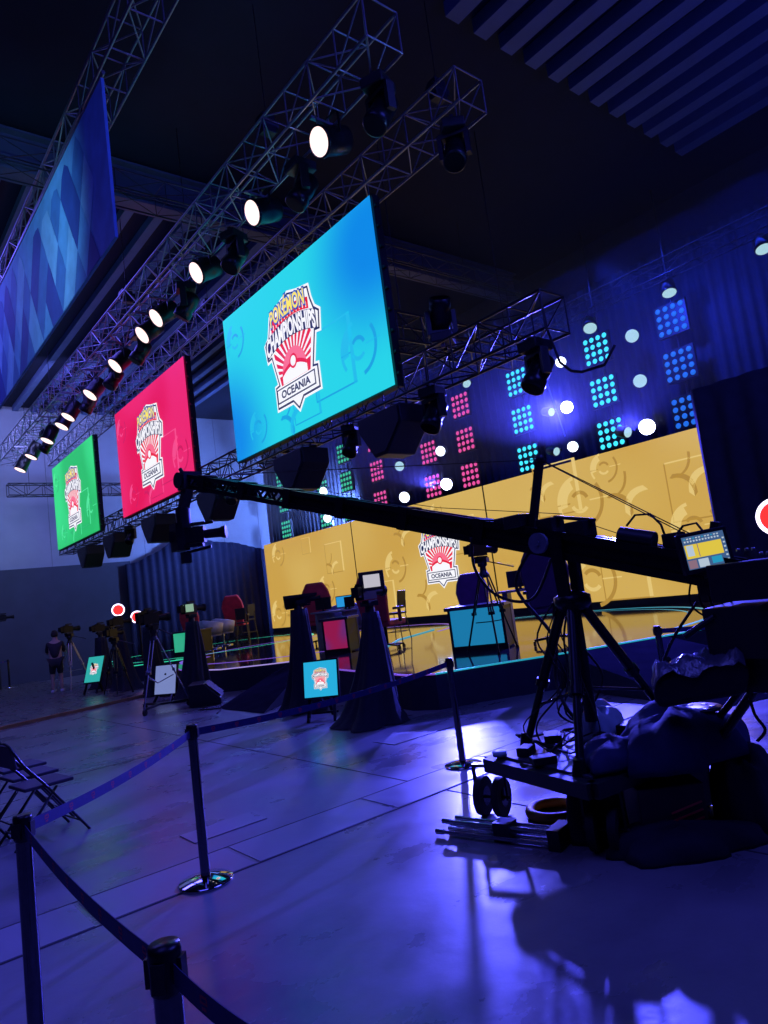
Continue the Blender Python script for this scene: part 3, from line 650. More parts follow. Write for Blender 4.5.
# white beam heads between the panels
BEAM = {'s': glow('beam_white', (.75, .85, 1.0), 4.0), 'b': glow('beam_bright', (.55, .62, 1.0), 22.0), 'd': glow('beam_dim', (.45, .75, .85), .9)}
def beam_head(k, r, d):
    t_ = thing('beam_light', 'x', 'stage light', (0, 0, 0), 0, 'round white beam lights behind the stage')
    Mx = aim(d)
    MB().lathe([(r * .7, -.3), (r, -.25), (r * 1.1, 0), (r * 1.1, .05), (r, .06)], 16, M=Mx).build('head', BLKM, t_)
    MB().lathe([(.001, .065), (r * .97, .062)], 18, M=Mx, sm=False).build('lens', BEAM[k], t_)
    MB().beam((.05, 0, .05), (.3, 0, .05), .06, .06).build('bracket', DALU, t_)
    return t_
T_ = (-.85, -.45, -.25)
bl = [(7.73, 8.04, 'd', .17, (-.3, -.2, -.9), 'pale oval beam light above the top blue lamp panel'), (5.51, 8.09, 'd', .17, (-.3, -.2, -.9), 'pale oval beam light at the right edge of the lamp wall'),
      (8.87, 7.33, 'd', .17, T_, 'pale round beam light left of the top blue lamp panel'), (8.87, 6.14, 'd', .17, T_, 'pale round beam light left of the middle blue lamp panel'),
      (8.9, 4.95, 'b', .20, T_, 'brightest white beam light, just above the right part of the yellow wall'), (9.49, 4.97, 'd', .14, (-.2, -.9, -.3), 'thin dim beam light beside the brightest one'),
      (10.01, 8.02, 'd', .18, (-.5, -.3, -.8), 'pale beam light above the top panel of the wide cyan column'), (11.08, 7.41, 's', .15, T_, 'white beam light left of the top panel of the wide cyan column'),
      (11.65, 7.37, 's', .14, (-.3, -.8, -.3), 'second white beam light beside the thin hanging cable, left one of its pair'), (11.12, 6.12, 'b', .17, T_, 'very bright white beam light in the middle row between the two cyan columns'),
      (11.71, 6.15, 'd', .12, (-.2, -.9, -.3), 'thin dim beam light in the middle row between the two cyan columns'), (11.14, 5.0, 's', .15, T_, 'white beam light in the bottom row between the two cyan columns'),
      (11.75, 5.01, 'd', .12, (-.2, -.9, -.3), 'thin dim beam light in the bottom row beside the crane mast panel'), (16.27, 7.33, 's', .16, T_, 'white beam light in the top row between the pink columns'),
      (16.88, 7.33, 's', .13, (-.3, -.8, -.3), 'white beam light touching the top panel of the middle pink column'), (16.27, 6.12, 's', .17, T_, 'white beam light in the middle row between the pink columns'),
      (16.21, 4.98, 'b', .2, T_, 'very bright white beam light in the bottom row between the pink columns'), (18.43, 6.09, 'd', .18, T_, 'pale ringed beam light in the middle row left of the middle pink column'),
      (18.39, 4.95, 's', .2, T_, 'white beam light in the bottom row between two pink columns, above the yellow wall'), (19.0, 7.27, 'd', .15, T_, 'pale beam light peeking past the hanging speaker'),
      (23.41, 7.34, 's', .18, T_, 'white beam light in the top row over the green panels'), (23.36, 6.14, 's', .18, T_, 'white beam light in the middle row over the green panels'),
      (23.31, 5.0, 's', .18, T_, 'white beam light in the bottom row over the green panels'), (14.71, 7.98, 'd', .14, (-.3, -.7, -.7), 'thin pale beam light above the top pink panel nearest the cyan ones')]
for y, z, k, r, d, l_ in bl:
    t_ = beam_head(k, r, d); t_.location = (16.2, y, z); t_['label'] = l_
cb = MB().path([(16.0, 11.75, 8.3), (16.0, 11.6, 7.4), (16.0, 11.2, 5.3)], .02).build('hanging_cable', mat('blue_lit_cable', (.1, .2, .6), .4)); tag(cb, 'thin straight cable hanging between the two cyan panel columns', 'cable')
cb = MB().path([(7.3, 5.15, 5.2), (7.25, 5.08, 4.72), (7.2, 4.94, 4.24), (7.2, 4.8, 4.08), (7.2, 4.66, 4.02), (7.2, 4.34, 4.0), (7.2, 4.17, 4.18)], .018).build('hanging_cable', RUB); tag(cb, 'black cable looping down from the open end of the screen truss', 'cable')

# round backlit red signs
def round_sign(loc, face, r, label, mark=True):
    t_ = thing('round_sign', label, 'sign', loc, 0, 'round red signs with white halo'); Mx = aim(face)
    MB().lathe([(r * .98, -.08), (r, -.02), (r * .98, 0), (r * .001, .0)], 32, M=Mx).build('sign_box', BLK, t_)
    MB().lathe([(r * .8, .012), (r * .86, .02), (r * 1.0, .012), (r * 1.0, -.01)], 36, M=Mx, caps=False).build('halo_ring', glow('halo_white', (.75, .7, 1.0), 3.0), t_)
    MB().lathe([(.001, .01), (r * .82, .01)], 32, M=Mx, sm=False).build('sign_face', glow('sign_red', (.9, .03, .03), 1.4), t_)
    if mark:
        m = MB()
        for k in range(3):
            A = R(90 + k * 120); c0 = V((math.cos(A) * r * .25, math.sin(A) * r * .25, .014)); dd = V((-math.sin(A), math.cos(A), 0)) * r * .05
            m.add([V((0, 0, .014)) - dd, V((0, 0, .014)) + dd, c0 + dd * .3, c0 - dd * .3], [(0, 1, 2, 3)], 0, False, Mx)
        m.build('sign_mark', glow('sign_dark_mark', (.05, 0, 0), .5), t_)
    return t_
vd = (V((0, 0, 1.7)) - V((12, 4.85, 2.09)))
round_sign((12.0, 4.66, 2.09), (-.9, -.25, 0), .31, 'red round sign with white halo at the right edge before the black drape')
round_sign((7.7, 24.0, 2.26), (-.25, -.95, 0), .21, 'red round sign with white halo, left one of the far pair', False)
round_sign((8.31, 24.0, 1.95), (-.25, -.95, 0), .21, 'red round sign with white halo, lower right one of the far pair', False)
for x, y, z, l_ in ((12.0, 4.72, 0, 'black stand under the red round sign at the right edge'), (7.7, 24.1, 0, 'black stand under the left far red sign'), (8.31, 24.1, 0, 'black stand under the right far red sign')):
    t_ = thing('sign_stand', l_, 'stand', (x + .1, y, 0)); zt = {12.0: 2.05, 7.7: 2.2, 8.31: 1.95}[x]
    zb = 0 if x > 9 else .5
    MB().tube((0, 0, zb), (0, 0, zt), .03).build('pole', BLKM, t_); MB().lathe([(.25, zb), (.25, zb + .02), (.04, zb + .04)], 20).build('base', BLKM, t_)

# ------------------------------------------------------------------ stage furniture (deck top is 0.5)
ZS = 0.5
def desk(loc, rz, w_, col, gl, label, d_=.6, h_=.78):
    t_ = thing('stage_desk', label, 'desk', loc, rz)
    MB().box((0, 0, h_ - .03), (w_ + .08, d_ + .1, .06)).build('desktop', mat('dark_desk_top', (.05, .04, .07), .3), t_, bevel=.008)
    m = MB(); m.box((0, d_ / 2 - .03, h_ / 2), (w_, .05, h_ - .06)); m.box((w_ / 2 - .03, 0, h_ / 2), (.05, d_, h_ - .06)); m.box((-w_ / 2 + .03, 0, h_ / 2), (.05, d_, h_ - .06)); m.box((0, -d_ / 2 + .04, .04), (w_, .06, .08))
    m.build('carcass', BLK, t_)
    m = MB(); m.box((0, -d_ / 2 + .01, h_ / 2 + .02), (w_ - .1, .02, h_ - .16)); m.build('lit_front_panel', gl, t_, label=col + ' glowing front panel')
    return t_
CYP = screen_mat('cyan_desk_picture', (.006, .14, .36), (.012, .22, .46), .85, scale=1.2, seed=4); PKP = screen_mat('pink_desk_picture', (.36, .012, .09), (.16, .03, .22), .75, scale=1.5, seed=1); GNP = screen_mat('green_desk_picture', (.02, .45, .25), (.04, .5, .3), .8, scale=1.2, seed=1)
def gaming_chair(loc, rz, cm, label, sc=1.0):
    t_ = thing('gaming_chair', label, 'chair', loc, rz)
    pl = [(-.24, .0), (-.27, .25), (-.30, .45), (-.26, .62), (-.17, .78), (.17, .78), (.26, .62), (.30, .45), (.27, .25), (.24, .0)]
    Mx = Matrix.Translation((0, .24, .48)) @ Matrix.Rotation(R(80), 4, 'X')
    MB().prism(pl, -.05, .05, M=Mx).build('backrest', cm, t_, bevel=.03)
    MB().prism([(-.27, -.27), (.27, -.27), (.25, .27), (-.25, .27)], .40, .50).build('seat', cm, t_, bevel=.03)
    MB().tube((0, 0, .1), (0, 0, .40), .03).build('gas_column', BLKM, t_)
    for k in range(5):
        A = R(k * 72 + 18); b_ = MB(); b_.beam((0, 0, .1), (.3 * math.cos(A), .3 * math.sin(A), .07), .05, .03); b_.cone((.3 * math.cos(A) - .015, .3 * math.sin(A), .03), (.3 * math.cos(A) + .015, .3 * math.sin(A), .03), .03, .03, 10)
        b_.build('base_leg', BLKM, t_)
    for s in (-1, 1):
        MB().beam((s * .3, -.02, .45), (s * .3, -.02, .66), .04, .05).box((s * .3, 0, .68), (.08, .26, .04)).build('armrest', BLK, t_, bevel=.008)
    MB().prism([(-.12, .6), (.12, .6), (.12, .72), (-.12, .72)], .05, .09, M=Mx).build('head_cushion', mat('pale_cushion', (.5, .4, .45), .7), t_)
    t_.scale = (sc,) * 3; return t_
PURC = mat('purple_chair_vinyl', (.22, .06, .22), .5); REDC = mat('red_chair_vinyl', (.75, .04, .06), .5); DPUR = mat('dark_plum_chair_vinyl', (.10, .03, .10), .5)
AZF = R(-50)   # facing roughly toward the hall
desk((8.95, 8.6, ZS), R(-62), 1.0, 'cyan', CYP, 'blue-lit desk with a cyan glowing front at the near end of the stage')
desk((9.0, 13.0, ZS), R(-58), .62, 'pink', PKP, 'pink-lit desk standing behind the black draped camera stand')
desk((9.6, 22.6, ZS), R(-60), 1.15, 'green', GNP, 'green-lit desk far left on the stage')
gaming_chair((10.1, 9.75, ZS), R(125), PURC, 'purple gaming chair behind the cyan desk, left one of two', 1.08)
gaming_chair((9.35, 7.3, ZS), R(120), DPUR, 'large dark plum gaming chair right of the cyan desk, under the crane arm', 1.3)
gaming_chair((10.6, 16.2, ZS), R(140), REDC, 'red gaming chair seen just above the draped camera stand with a flat tray', 1.35)
gaming_chair((9.1, 11.5, ZS), R(110), REDC, 'red gaming chair behind the camera monitor in the middle of the stage', 1.25)
gaming_chair((13.3, 26.6, ZS), R(140), REDC, 'large red gaming chair far left on the stage by the stool', 1.5)
gaming_chair((11.0, 25.5, ZS), R(130), REDC, 'red gaming chair above the green-lit desk, farthest left', 1.3)
WHP = mat('white_shell_plastic', (.6, .58, .7), .4)
def tub_seat(loc, rz, label, sc=1.0):
    t_ = thing('tub_armchair', label, 'chair', loc, rz)
    m = MB(); N = 20; vs = []
    for i in range(N + 1):
        A = R(-30 + 240 * i / N); h = .78 - .12 * abs(i / N - .5) * 2
        for r_, z_ in ((.30, .38), (.36, h), (.30, h + .02), (.25, .42)): vs.append((r_ * math.cos(A), r_ * math.sin(A), z_))
    m.add(vs, [(4 * i + j, 4 * i + 4 + j, 4 * i + 4 + (j + 1) % 4, 4 * i + (j + 1) % 4) for i in range(N) for j in range(4)], 0, True); m.build('shell', WHP, t_)
    MB().lathe([(.28, .34), (.29, .38), (.27, .43), (.0001, .44)], 20).build('seat', WHP, t_)
    MB().tube((0, 0, .03), (0, 0, .35), .03).build('post', CHROME, t_); MB().lathe([(.25, 0), (.25, .02), (.03, .04)], 20).build('base', CHROME, t_); t_.scale = (sc,) * 3; return t_
tub_seat((10.4, 14.75, ZS), R(120), 'white tub armchair behind the pink-lit desk, left one of the pair', 1.3)
tub_seat((10.15, 13.6, ZS), R(120), 'white tub armchair behind the pink-lit desk, right one of the pair', 1.3)
tub_seat((10.6, 23.3, ZS), R(120), 'white tub armchair right of the green-lit desk, nearer one', 1.3); tub_seat((11.6, 24.4, ZS), R(120), 'white tub armchair below the large red gaming chair', 1.3)
def bar_stool(loc, rz, label, sc=1.0):
    t_ = thing('high_chair', label, 'chair', loc, rz)
    MB().box((0, 0, .66), (.40, .38, .05)).build('seat', BLK, t_, bevel=.01); MB().box((0, .2, .98), (.38, .03, .42), rot=(R(-8), 0, 0)).build('backrest', BLK, t_, bevel=.01)
    for i in (-1, 1):
        for j in (-1, 1): MB().tube((.17 * i, .16 * j, .65), (.22 * i, .22 * j, 0), .013, 6).build('leg', STEEL, t_)
        MB().tube((.17 * i, .18, .64), (.17 * i, .21, .95), .013, 6).build('back_post', STEEL, t_)
    m = MB()
    for j in (-1, 1): m.tube((-.2, .2 * j, .22), (.2, .2 * j, .22), .01, 6); m.tube((.2 * j, -.2, .22), (.2 * j, .2, .22), .01, 6)
    m.build('foot_rail', STEEL, t_); t_.scale = (sc,) * 3; return t_
bar_stool((10.75, 13.1, ZS), R(200), 'black high chair with thin metal legs in front of the yellow wall')
bar_stool((14.0, 27.0, ZS), R(200), 'black high chair far left beside the large red gaming chair', 1.2)
bar_stool((13.0, 25.6, ZS), R(150), 'black high chair in front of the left end of the yellow wall', 1.1)
def caster_table(loc, rz, w_, label):
    t_ = thing('commentary_table', label, 'table', loc, rz)
    MB().box((0, 0, .90), (w_, .5, .04)).build('tabletop', mat('grey_tabletop', (.3, .28, .35), .3), t_, bevel=.005)
    for k in (-1, 1): MB().box((k * (w_ / 2 - .15), 0, .44), (.1, .35, .88)).build('pedestal', mat('grey_pedestal', (.2, .2, .26), .4), t_)
    return t_
caster_table((9.6, 14.0, ZS), R(80), 1.9, 'grey high table running behind the pink-lit desk')
caster_table((10.6, 8.6, ZS), R(-62), 1.5, 'grey high table behind the cyan desk, under the crane arm')
def monitor(loc, rz, w_, h_, m_, label, z0=.06):
    t_ = thing('desk_monitor', label, 'monitor', loc, rz)
    MB().box((0, .02, z0 + h_ / 2), (w_ + .04, .03, h_ + .04)).build('bezel', BLK, t_, bevel=.005); MB().box((0, .002, z0 + h_ / 2), (w_, .006, h_)).build('display', m_, t_)
    MB().box((0, .05, z0 / 2 + .05), (.05, .03, z0 + .12)).box((0, .04, .008), (.2, .14, .016)).build('stand', BLK, t_); return t_
monitor((9.55, 13.5, ZS + .925), R(-62), .4, .24, glow('laptop_blue', (.02, .3, .7), 1.0), 'small blue lit monitor on the grey high table')
monitor((9.7, 14.6, ZS + .925), R(118), .4, .26, glow('unlit_panel', (.005, .005, .01), 1.0), 'small dark monitor at the left end of the grey high table')
monitor((10.5, 8.9, ZS + .925), R(118), .45, .28, glow('unlit_panel', (.005, .005, .01), 1.0), 'dark monitor on the table behind the cyan desk')
monitor((9.5, 13.2, ZS + .925), R(118), .22, .2, glow('unlit_panel', (.005, .005, .01), 1.0), 'low dark monitor beside the black high chair')

# ------------------------------------------------------------------ cameras, tripods, draped stands
def cam_body(mb, c, d, s=1.0):
    Mx = Matrix.Translation(c) @ V(d).to_track_quat('Y', 'Z').to_matrix().to_4x4() @ Matrix.Scale(s, 4)
    mb.box((0, -.05, 0), (.13, .34, .2), M=Mx); mb.box((0, -.27, .01), (.11, .12, .14), M=Mx); mb.box((.0, .02, .15), (.03, .22, .04), M=Mx); mb.box((0, -.06, .12), (.03, .03, .06), M=Mx); mb.box((-.11, .02, .09), (.1, .14, .07), M=Mx)
    q0 = Mx @ V((0, .12, 0)); q1 = Mx @ V((0, .34, 0)); q2 = Mx @ V((0, .40, 0))
    mb.cone(q0, q1, .055 * s, .065 * s, 14); mb.cone(q1, q2, .075 * s, .085 * s, 14)
    mb.box((.03, -.02, -.13), (.1, .24, .04), M=Mx)
def tripod(name, loc, rz, h, spread, label, mt=BLKM, cd=(0, 1, 0), mid=True, camera=True, dolly=False, sc=1.0, cat='tripod'):
    t_ = thing(name, label, cat, loc, rz); z0 = .12 if dolly else 0
    for k in range(3):
        A = R(90 + 120 * k); ft = V((math.cos(A) * spread, math.sin(A) * spread, z0 + .02)); tp_ = V((math.cos(A) * .07, math.sin(A) * .07, h - .15)); md = tp_.lerp(ft, .5)
        m = MB(); off = V((-math.sin(A), math.cos(A), 0)) * .035
        m.tube(tp_ + off, md + off, .014, 6); m.tube(tp_ - off, md - off, .014, 6); m.tube(tp_.lerp(ft, .4), ft, .016, 6); m.beam(md - off * 1.5, md + off * 1.5, .05, .05); m.cone(ft - V((0, 0, .02)), ft + V((0, 0, .03)), .03, .02, 8); m.build('leg', mt, t_)
    if mid:
        m = MB()
        for k in range(3):
            A = R(90 + 120 * k); m.tube((0, 0, h * .35), (math.cos(A) * spread * .55, math.sin(A) * spread * .55, z0 + h * .35), .009, 5)
        m.build('spreader', mt, t_)
    m = MB(); m.lathe([(.09, h - .2), (.09, h - .14), (.06, h - .1), (.05, h - .02), (.08, h), (.08, h + .06)], 14); m.box((0, 0, h + .09), (.12, .22, .08)); m.build('fluid_head', BLK, t_)
    m = MB(); m.tube((.06, -.02, h + .08), (.10, -.5, h - .08), .011, 6); m.build('pan_bar', BLK, t_)
    if dolly:
        for k in range(3):
            A = R(90 + 120 * k); m = MB(); m.beam((0, 0, .12), (math.cos(A) * spread, math.sin(A) * spread, .12), .05, .04)
            c = V((math.cos(A) * spread, math.sin(A) * spread, .06)); o_ = V((-math.sin(A), math.cos(A), 0)) * .02; m.cone(c - o_, c + o_, .06, .06, 14); m.build('dolly_leg', BLK, t_)
    if camera:
        m = MB(); cam_body(m, (0, .02, h + .27), cd); m.build('camera', BLKG, t_)
    t_.scale = (sc,) * 3; return t_
tripod('camera_tripod', (8.5, 7.95, ZS), R(20), 1.42, .48, 'black camera tripod standing in front of the cyan desk on the stage', cd=(1, -.3, 0))
tripod('camera_tripod', (5.0, 13.6, .0), R(10), 1.5, .55, 'tall camera on a wheeled tripod standing alone on the floor left of the ramp', mt=mat('grey_tripod_metal', (.30, .30, .36), .3, .8), cd=(1, .1, 0), dolly=True)
tripod('camera_tripod', (5.75, 22.6, .05), R(40), 1.5, .6, 'camera on a silver tripod by the dark wall at far left', mt=mat('silver_tripod_metal', (.6, .6, .65), .3, .8), cd=(1, -.2, 0))
tripod('camera_tripod', (5.7, 18.3, .0), R(40), 1.3, .4, 'small dark camera tripod between the far draped stands', cd=(1, 0, 0))
def draped_stand(loc, h, r0, r1, label, seed, top='camera'):
    t_ = thing('draped_camera_stand', label, 'camera stand', loc, 0, 'camera pedestals under black cloth'); rnd = random.Random(seed); N = 48; Lr = 12; vs = []
    ph = [rnd.random() * 6 for _ in range(4)]
    for j in range(Lr + 1):
        u = j / Lr; r_ = r0 + (r1 - r0) * (u ** .5)
        for i in range(N):
            A = 2 * math.pi * i / N; f = 1 + (1 - u * .6) * .16 * math.sin(5 * A + ph[0] + u * 1.5) + .06 * math.sin(11 * A + ph[1] - u * 2) + .06 * math.sin(2 * A + ph[2])
            lean = .12 * math.sin(ph[3]) * (1 - u) ** 2; vs.append((r_ * f * math.cos(A) + lean, r_ * f * math.sin(A) - lean, .01 + h * u))
    m = MB(); m.add(vs, [(j * N + i, j * N + (i + 1) % N, (j + 1) * N + (i + 1) % N, (j + 1) * N + i) for j in range(Lr) for i in range(N)] + [tuple(range(Lr * N, Lr * N + N))], 0, True); m.build('black_cloth', CLOTH, t_)
    m = MB(); m.cone((0, 0, h - .05), (0, 0, h + .1), .08, .06, 12); m.box((0, 0, h + .12), (.16, .2, .06)); m.build('pan_head', BLK, t_)
    if top == 'prompter':
        m = MB(); m.add([(-.32, -.1, h + .2), (.32, -.1, h + .2), (.16, .12, h + .02), (-.16, .12, h + .02), (-.32, -.1, h + .24), (.32, -.1, h + .24), (.16, .16, h + .06), (-.16, .16, h + .06)], [(0, 1, 2, 3), (4, 5, 6, 7), (0, 1, 5, 4), (1, 2, 6, 5), (2, 3, 7, 6), (3, 0, 4, 7)]); m.build('prompter_tray', BLK, t_)
        m = MB(); cam_body(m, (.12, -.06, h + .14), (.9, -.4, 0), .6); m.build('camera', BLKG, t_)
    else:
        m = MB(); cam_body(m, (0, 0, h + .28), (.9, .35, 0)); m.build('camera', BLKG, t_)
    if top == 'monitor':
        MB().box((-.05, -.18, h + .42), (.34, .05, .26), rot=(0, 0, R(-35))).build('viewfinder_hood', BLK, t_, bevel=.01)
        MB().box((-.066, -.205, h + .42), (.22, .012, .17), rot=(0, 0, R(-35))).build('viewfinder_screen', glow('viewfinder_picture', (.5, .48, .55), 1.0), t_)
    if top == 'colour':
        MB().box((-.1, -.14, h + .3), (.2, .05, .16), rot=(0, 0, R(-30))).build('viewfinder_screen', glow('small_warm_picture', (.3, .5, .35), .8), t_)
    return t_
draped_stand((5.95, 9.7, 0), 1.6, .38, .12, 'black draped camera stand left of the cyan floor monitor, topped by a flat tray', 3, 'prompter')
draped_stand((5.75, 7.55, 0), 1.45, .5, .11, 'black draped camera stand with a lit viewfinder, right of the cyan floor monitor', 8, 'monitor')
draped_stand((6.1, 14.3, 0), 1.6, .48, .13, 'bluish black draped camera stand at the left end of the stage ramp', 5, 'colour')
draped_stand((6.0, 16.6, 0), 1.6, .4, .14, 'black draped camera stand behind the wheeled tripod', 12)
draped_stand((6.2, 19.4, 0), 1.55, .45, .14, 'black draped camera stand behind the far green floor monitor, nearer one', 15)
draped_stand((6.3, 21.4, 0), 1.45, .4, .14, 'black draped camera stand behind the far green floor monitor, farther one', 19)
def floor_monitor(loc, rz, w_, h_, m_, label, zb=.3, tilt=-12, lg=False):
    t_ = thing('floor_monitor', label, 'monitor', loc, rz); rot = (R(tilt), 0, 0); rm = Euler(rot).to_matrix().to_4x4(); Mx = Matrix.Translation((0, 0, zb)) @ rm
    MB().box((0, .03, h_ / 2), (w_ + .05, .05, h_ + .05), M=Mx).build('bezel', BLK, t_); MB().box((0, .002, h_ / 2), (w_, .008, h_), M=Mx).build('display', m_, t_)
    m = MB(); m.beam((-w_ * .35, .1, zb + .1), (-w_ * .4, -.1, .0), .04, .04); m.beam((w_ * .35, .1, zb + .1), (w_ * .4, -.1, 0), .04, .04); m.beam((0, .08, zb + h_ * .7), (0, .45, .0), .04, .04); m.beam((-w_ * .4, .1, .1), (w_ * .4, .1, .1), .03, .03); m.build('stand', BLKM, t_)
    if lg:
        m = MB(); logo(m, Mx @ Matrix.Translation((0, -.004, h_ * .5)) @ Matrix.Rotation(R(90), 4, 'X'), .13, .15, .0006); m.build('logo', LOGO_M, t_)
    return t_
floor_monitor((5.5, 8.62, 0), R(-52), .5, .5, glow('floor_cyan_picture', (.02, .42, .72), 1.0), 'cyan floor monitor showing the emblem, between two black draped stands', .34, lg=True)
floor_monitor((5.6, 14.9, 0), R(-62), .55, .6, glow('floor_lilac_picture', (.22, .28, .62), .8), 'lilac glowing floor monitor behind the wheeled tripod', .16)
floor_monitor((5.45, 19.6, .05), R(-50), .45, .7, glow('floor_green_picture', (.03, .45, .42), .9), 'tilted green floor monitor far left before the draped stands', .3, -25, lg=True)
def wedge(loc, rz, label):
    t_ = thing('wedge_speaker', label, 'speaker', loc, rz); Mx = Matrix(((0, 0, 1, 0), (1, 0, 0, 0), (0, 1, 0, 0), (0, 0, 0, 1)))
    MB().prism([(-.3, 0), (.3, 0), (.3, .12), (.0, .42), (-.3, .42)], -.36, .36, M=Mx).build('cabinet', BLK, t_, bevel=.015)
    MB().prism([(.29, .16), (.305, .17), (.03, .425), (.015, .41)], -.33, .33, M=Mx).build('grille', MATS['speaker_grille'], t_); return t_
wedge((5.75, 13.1, 0), R(-120), 'black wedge speaker lying on the floor at the foot of the left ramp')

# camera operator standing by the far tripod
def person(loc, rz, label):
    sk = mat('skin', (.45, .28, .22), .6); 
    vs = {'pel': ((0, 0, .92), .15), 'sp': ((0, .03, 1.15), .15), 'ch': ((0, .08, 1.36), .17), 'nk': ((0, .12, 1.5), .06), 'hd': ((0, .14, 1.60), .085), 'ht': ((0, .15, 1.72), .08)}
    ed = [('pel', 'sp'), ('sp', 'ch'), ('ch', 'nk'), ('nk', 'hd'), ('hd', 'ht')]
    for s, q in ((-1, 'l'), (1, 'r')):
        vs.update({'hp' + q: ((.09 * s, 0, .88), .1), 'kn' + q: ((.11 * s, .03, .5), .062), 'an' + q: ((.12 * s, -.02, .1), .04), 'to' + q: ((.13 * s, .13, .04), .035),
                   'sh' + q: ((.18 * s, .09, 1.40), .065), 'el' + q: ((.24 * s, .16, 1.14), .045), 'wr' + q: ((.15 * s, .38, 1.22), .03), 'ha' + q: ((.13 * s, .45, 1.24), .035)})
        ed += [('pel', 'hp' + q), ('hp' + q, 'kn' + q), ('kn' + q, 'an' + q), ('an' + q, 'to' + q), ('ch', 'sh' + q), ('sh' + q, 'el' + q), ('el' + q, 'wr' + q), ('wr' + q, 'ha' + q)]
        for k in range(4):
            vs['f%d%s' % (k, q)] = ((.13 * s + (k - 1.5) * .018, .52 - abs(k - 1.4) * .008, 1.235), .009); ed.append(('ha' + q, 'f%d%s' % (k, q)))
        vs['th' + q] = ((.13 * s - .045 * s, .47, 1.26), .01); ed.append(('ha' + q, 'th' + q))
    def grow_skin(keys, name, mt, par, add=0.0, lv=2):
        ks = [k for k in vs if k in keys]; me = bpy.data.meshes.new(name)
        me.from_pydata([vs[k][0] for k in ks], [(ks.index(a_), ks.index(b_)) for a_, b_ in ed if a_ in ks and b_ in ks], [])
        o = bpy.data.objects.new(name, me); COL.objects.link(o); md = o.modifiers.new('skin', 'SKIN'); md.use_smooth_shade = True
        for i, k in enumerate(ks):
            r_ = vs[k][1] + add; me.skin_vertices[0].data[i].radius = (r_, r_)
        me.skin_vertices[0].data[0].use_root = True
        ss = o.modifiers.new('sub', 'SUBSURF'); ss.levels = lv; ss.render_levels = lv; me.materials.append(mt); o.parent = par; return o
    t_ = thing('person', label, 'person', loc, rz)
    grow_skin(list(vs), 'body', sk, t_)
    grow_skin(['pel', 'sp', 'ch', 'shl', 'shr', 'ell', 'elr'], 'shirt', mat('black_tee', (.015, .015, .02), .8), t_, .018)
    grow_skin(['pel', 'hpl', 'hpr', 'knl', 'knr'], 'shorts', mat('black_shorts', (.02, .02, .025), .8), t_, .02)
    for s in (-1, 1): MB().box((.125 * s, .06, .045), (.10, .28, .09)).build('shoe', mat('pale_shoe', (.55, .55, .62), .5), t_, bevel=.03)
    MB().lathe([(.001, 1.80), (.06, 1.78), (.095, 1.70), (.098, 1.64), (.08, 1.60)], 14, c=(0, .13, 0)).build('hair', mat('dark_hair', (.02, .015, .012), .8), t_)
    m = MB(); m.cone((0, .215, 1.63), (0, .25, 1.615), .018, .012, 6); m.build('nose', sk, t_)
    return t_
person((5.2, 22.1, .05), R(-20), 'person in dark shirt and shorts with pale shoes behind the silver tripod')

# ------------------------------------------------------------------ queue barrier posts and belts
BELT = mat('navy_belt_webbing', (.02, .02, .13), .6, scale=40); BRED = mat('belt_print_red', (.55, .04, .08), .6)
def post(loc, label, h=1.0, rz=0.0):
    t_ = thing('barrier_post', label, 'barrier post', loc, rz, None)
    MB().lathe([(.0001, .0), (.175, .0), (.178, .008), (.17, .018), (.08, .035), (.04, .045), (.0001, .045)], 40).build('base', CHROME, t_)
    MB().tube((0, 0, .03), (0, 0, h - .09), .031, 24).build('tube', STEEL, t_)
    MB().lathe([(.031, h - .10), (.036, h - .095), (.037, h - .012), (.034, h), (.0001, h)], 28).build('belt_head', BLKM, t_)
    m = MB()
    for k in range(4): A = R(45 + k * 90); m.box((.037 * math.cos(A), .037 * math.sin(A), h - .055), (.012, .03, .06), rot=(0, 0, A))
    m.build('belt_slot', BLK, t_); return t_
P20, P160, P188, P448, PR, PF = (.6, 3.26), (.56, 1.63), (1.87, 4.55), (4.62, 4.93), (6.6, 3.9), (5.1, 28.4)
post(P20 + (0,), 'steel barrier post at the left edge, between the chairs and the nearest post'); post(P160 + (0,), 'nearest steel barrier post with only its top part in view at the bottom'); post(P188 + (0,), 'steel barrier post with its round chrome base in full view'); post(P448 + (0,), 'steel barrier post just left of the camera crane dolly')
post(PR + (0,), 'steel barrier post behind the camera crane, before the right ramp'); post(PF + (.05,), 'small far barrier post by the dark wall at the left edge')
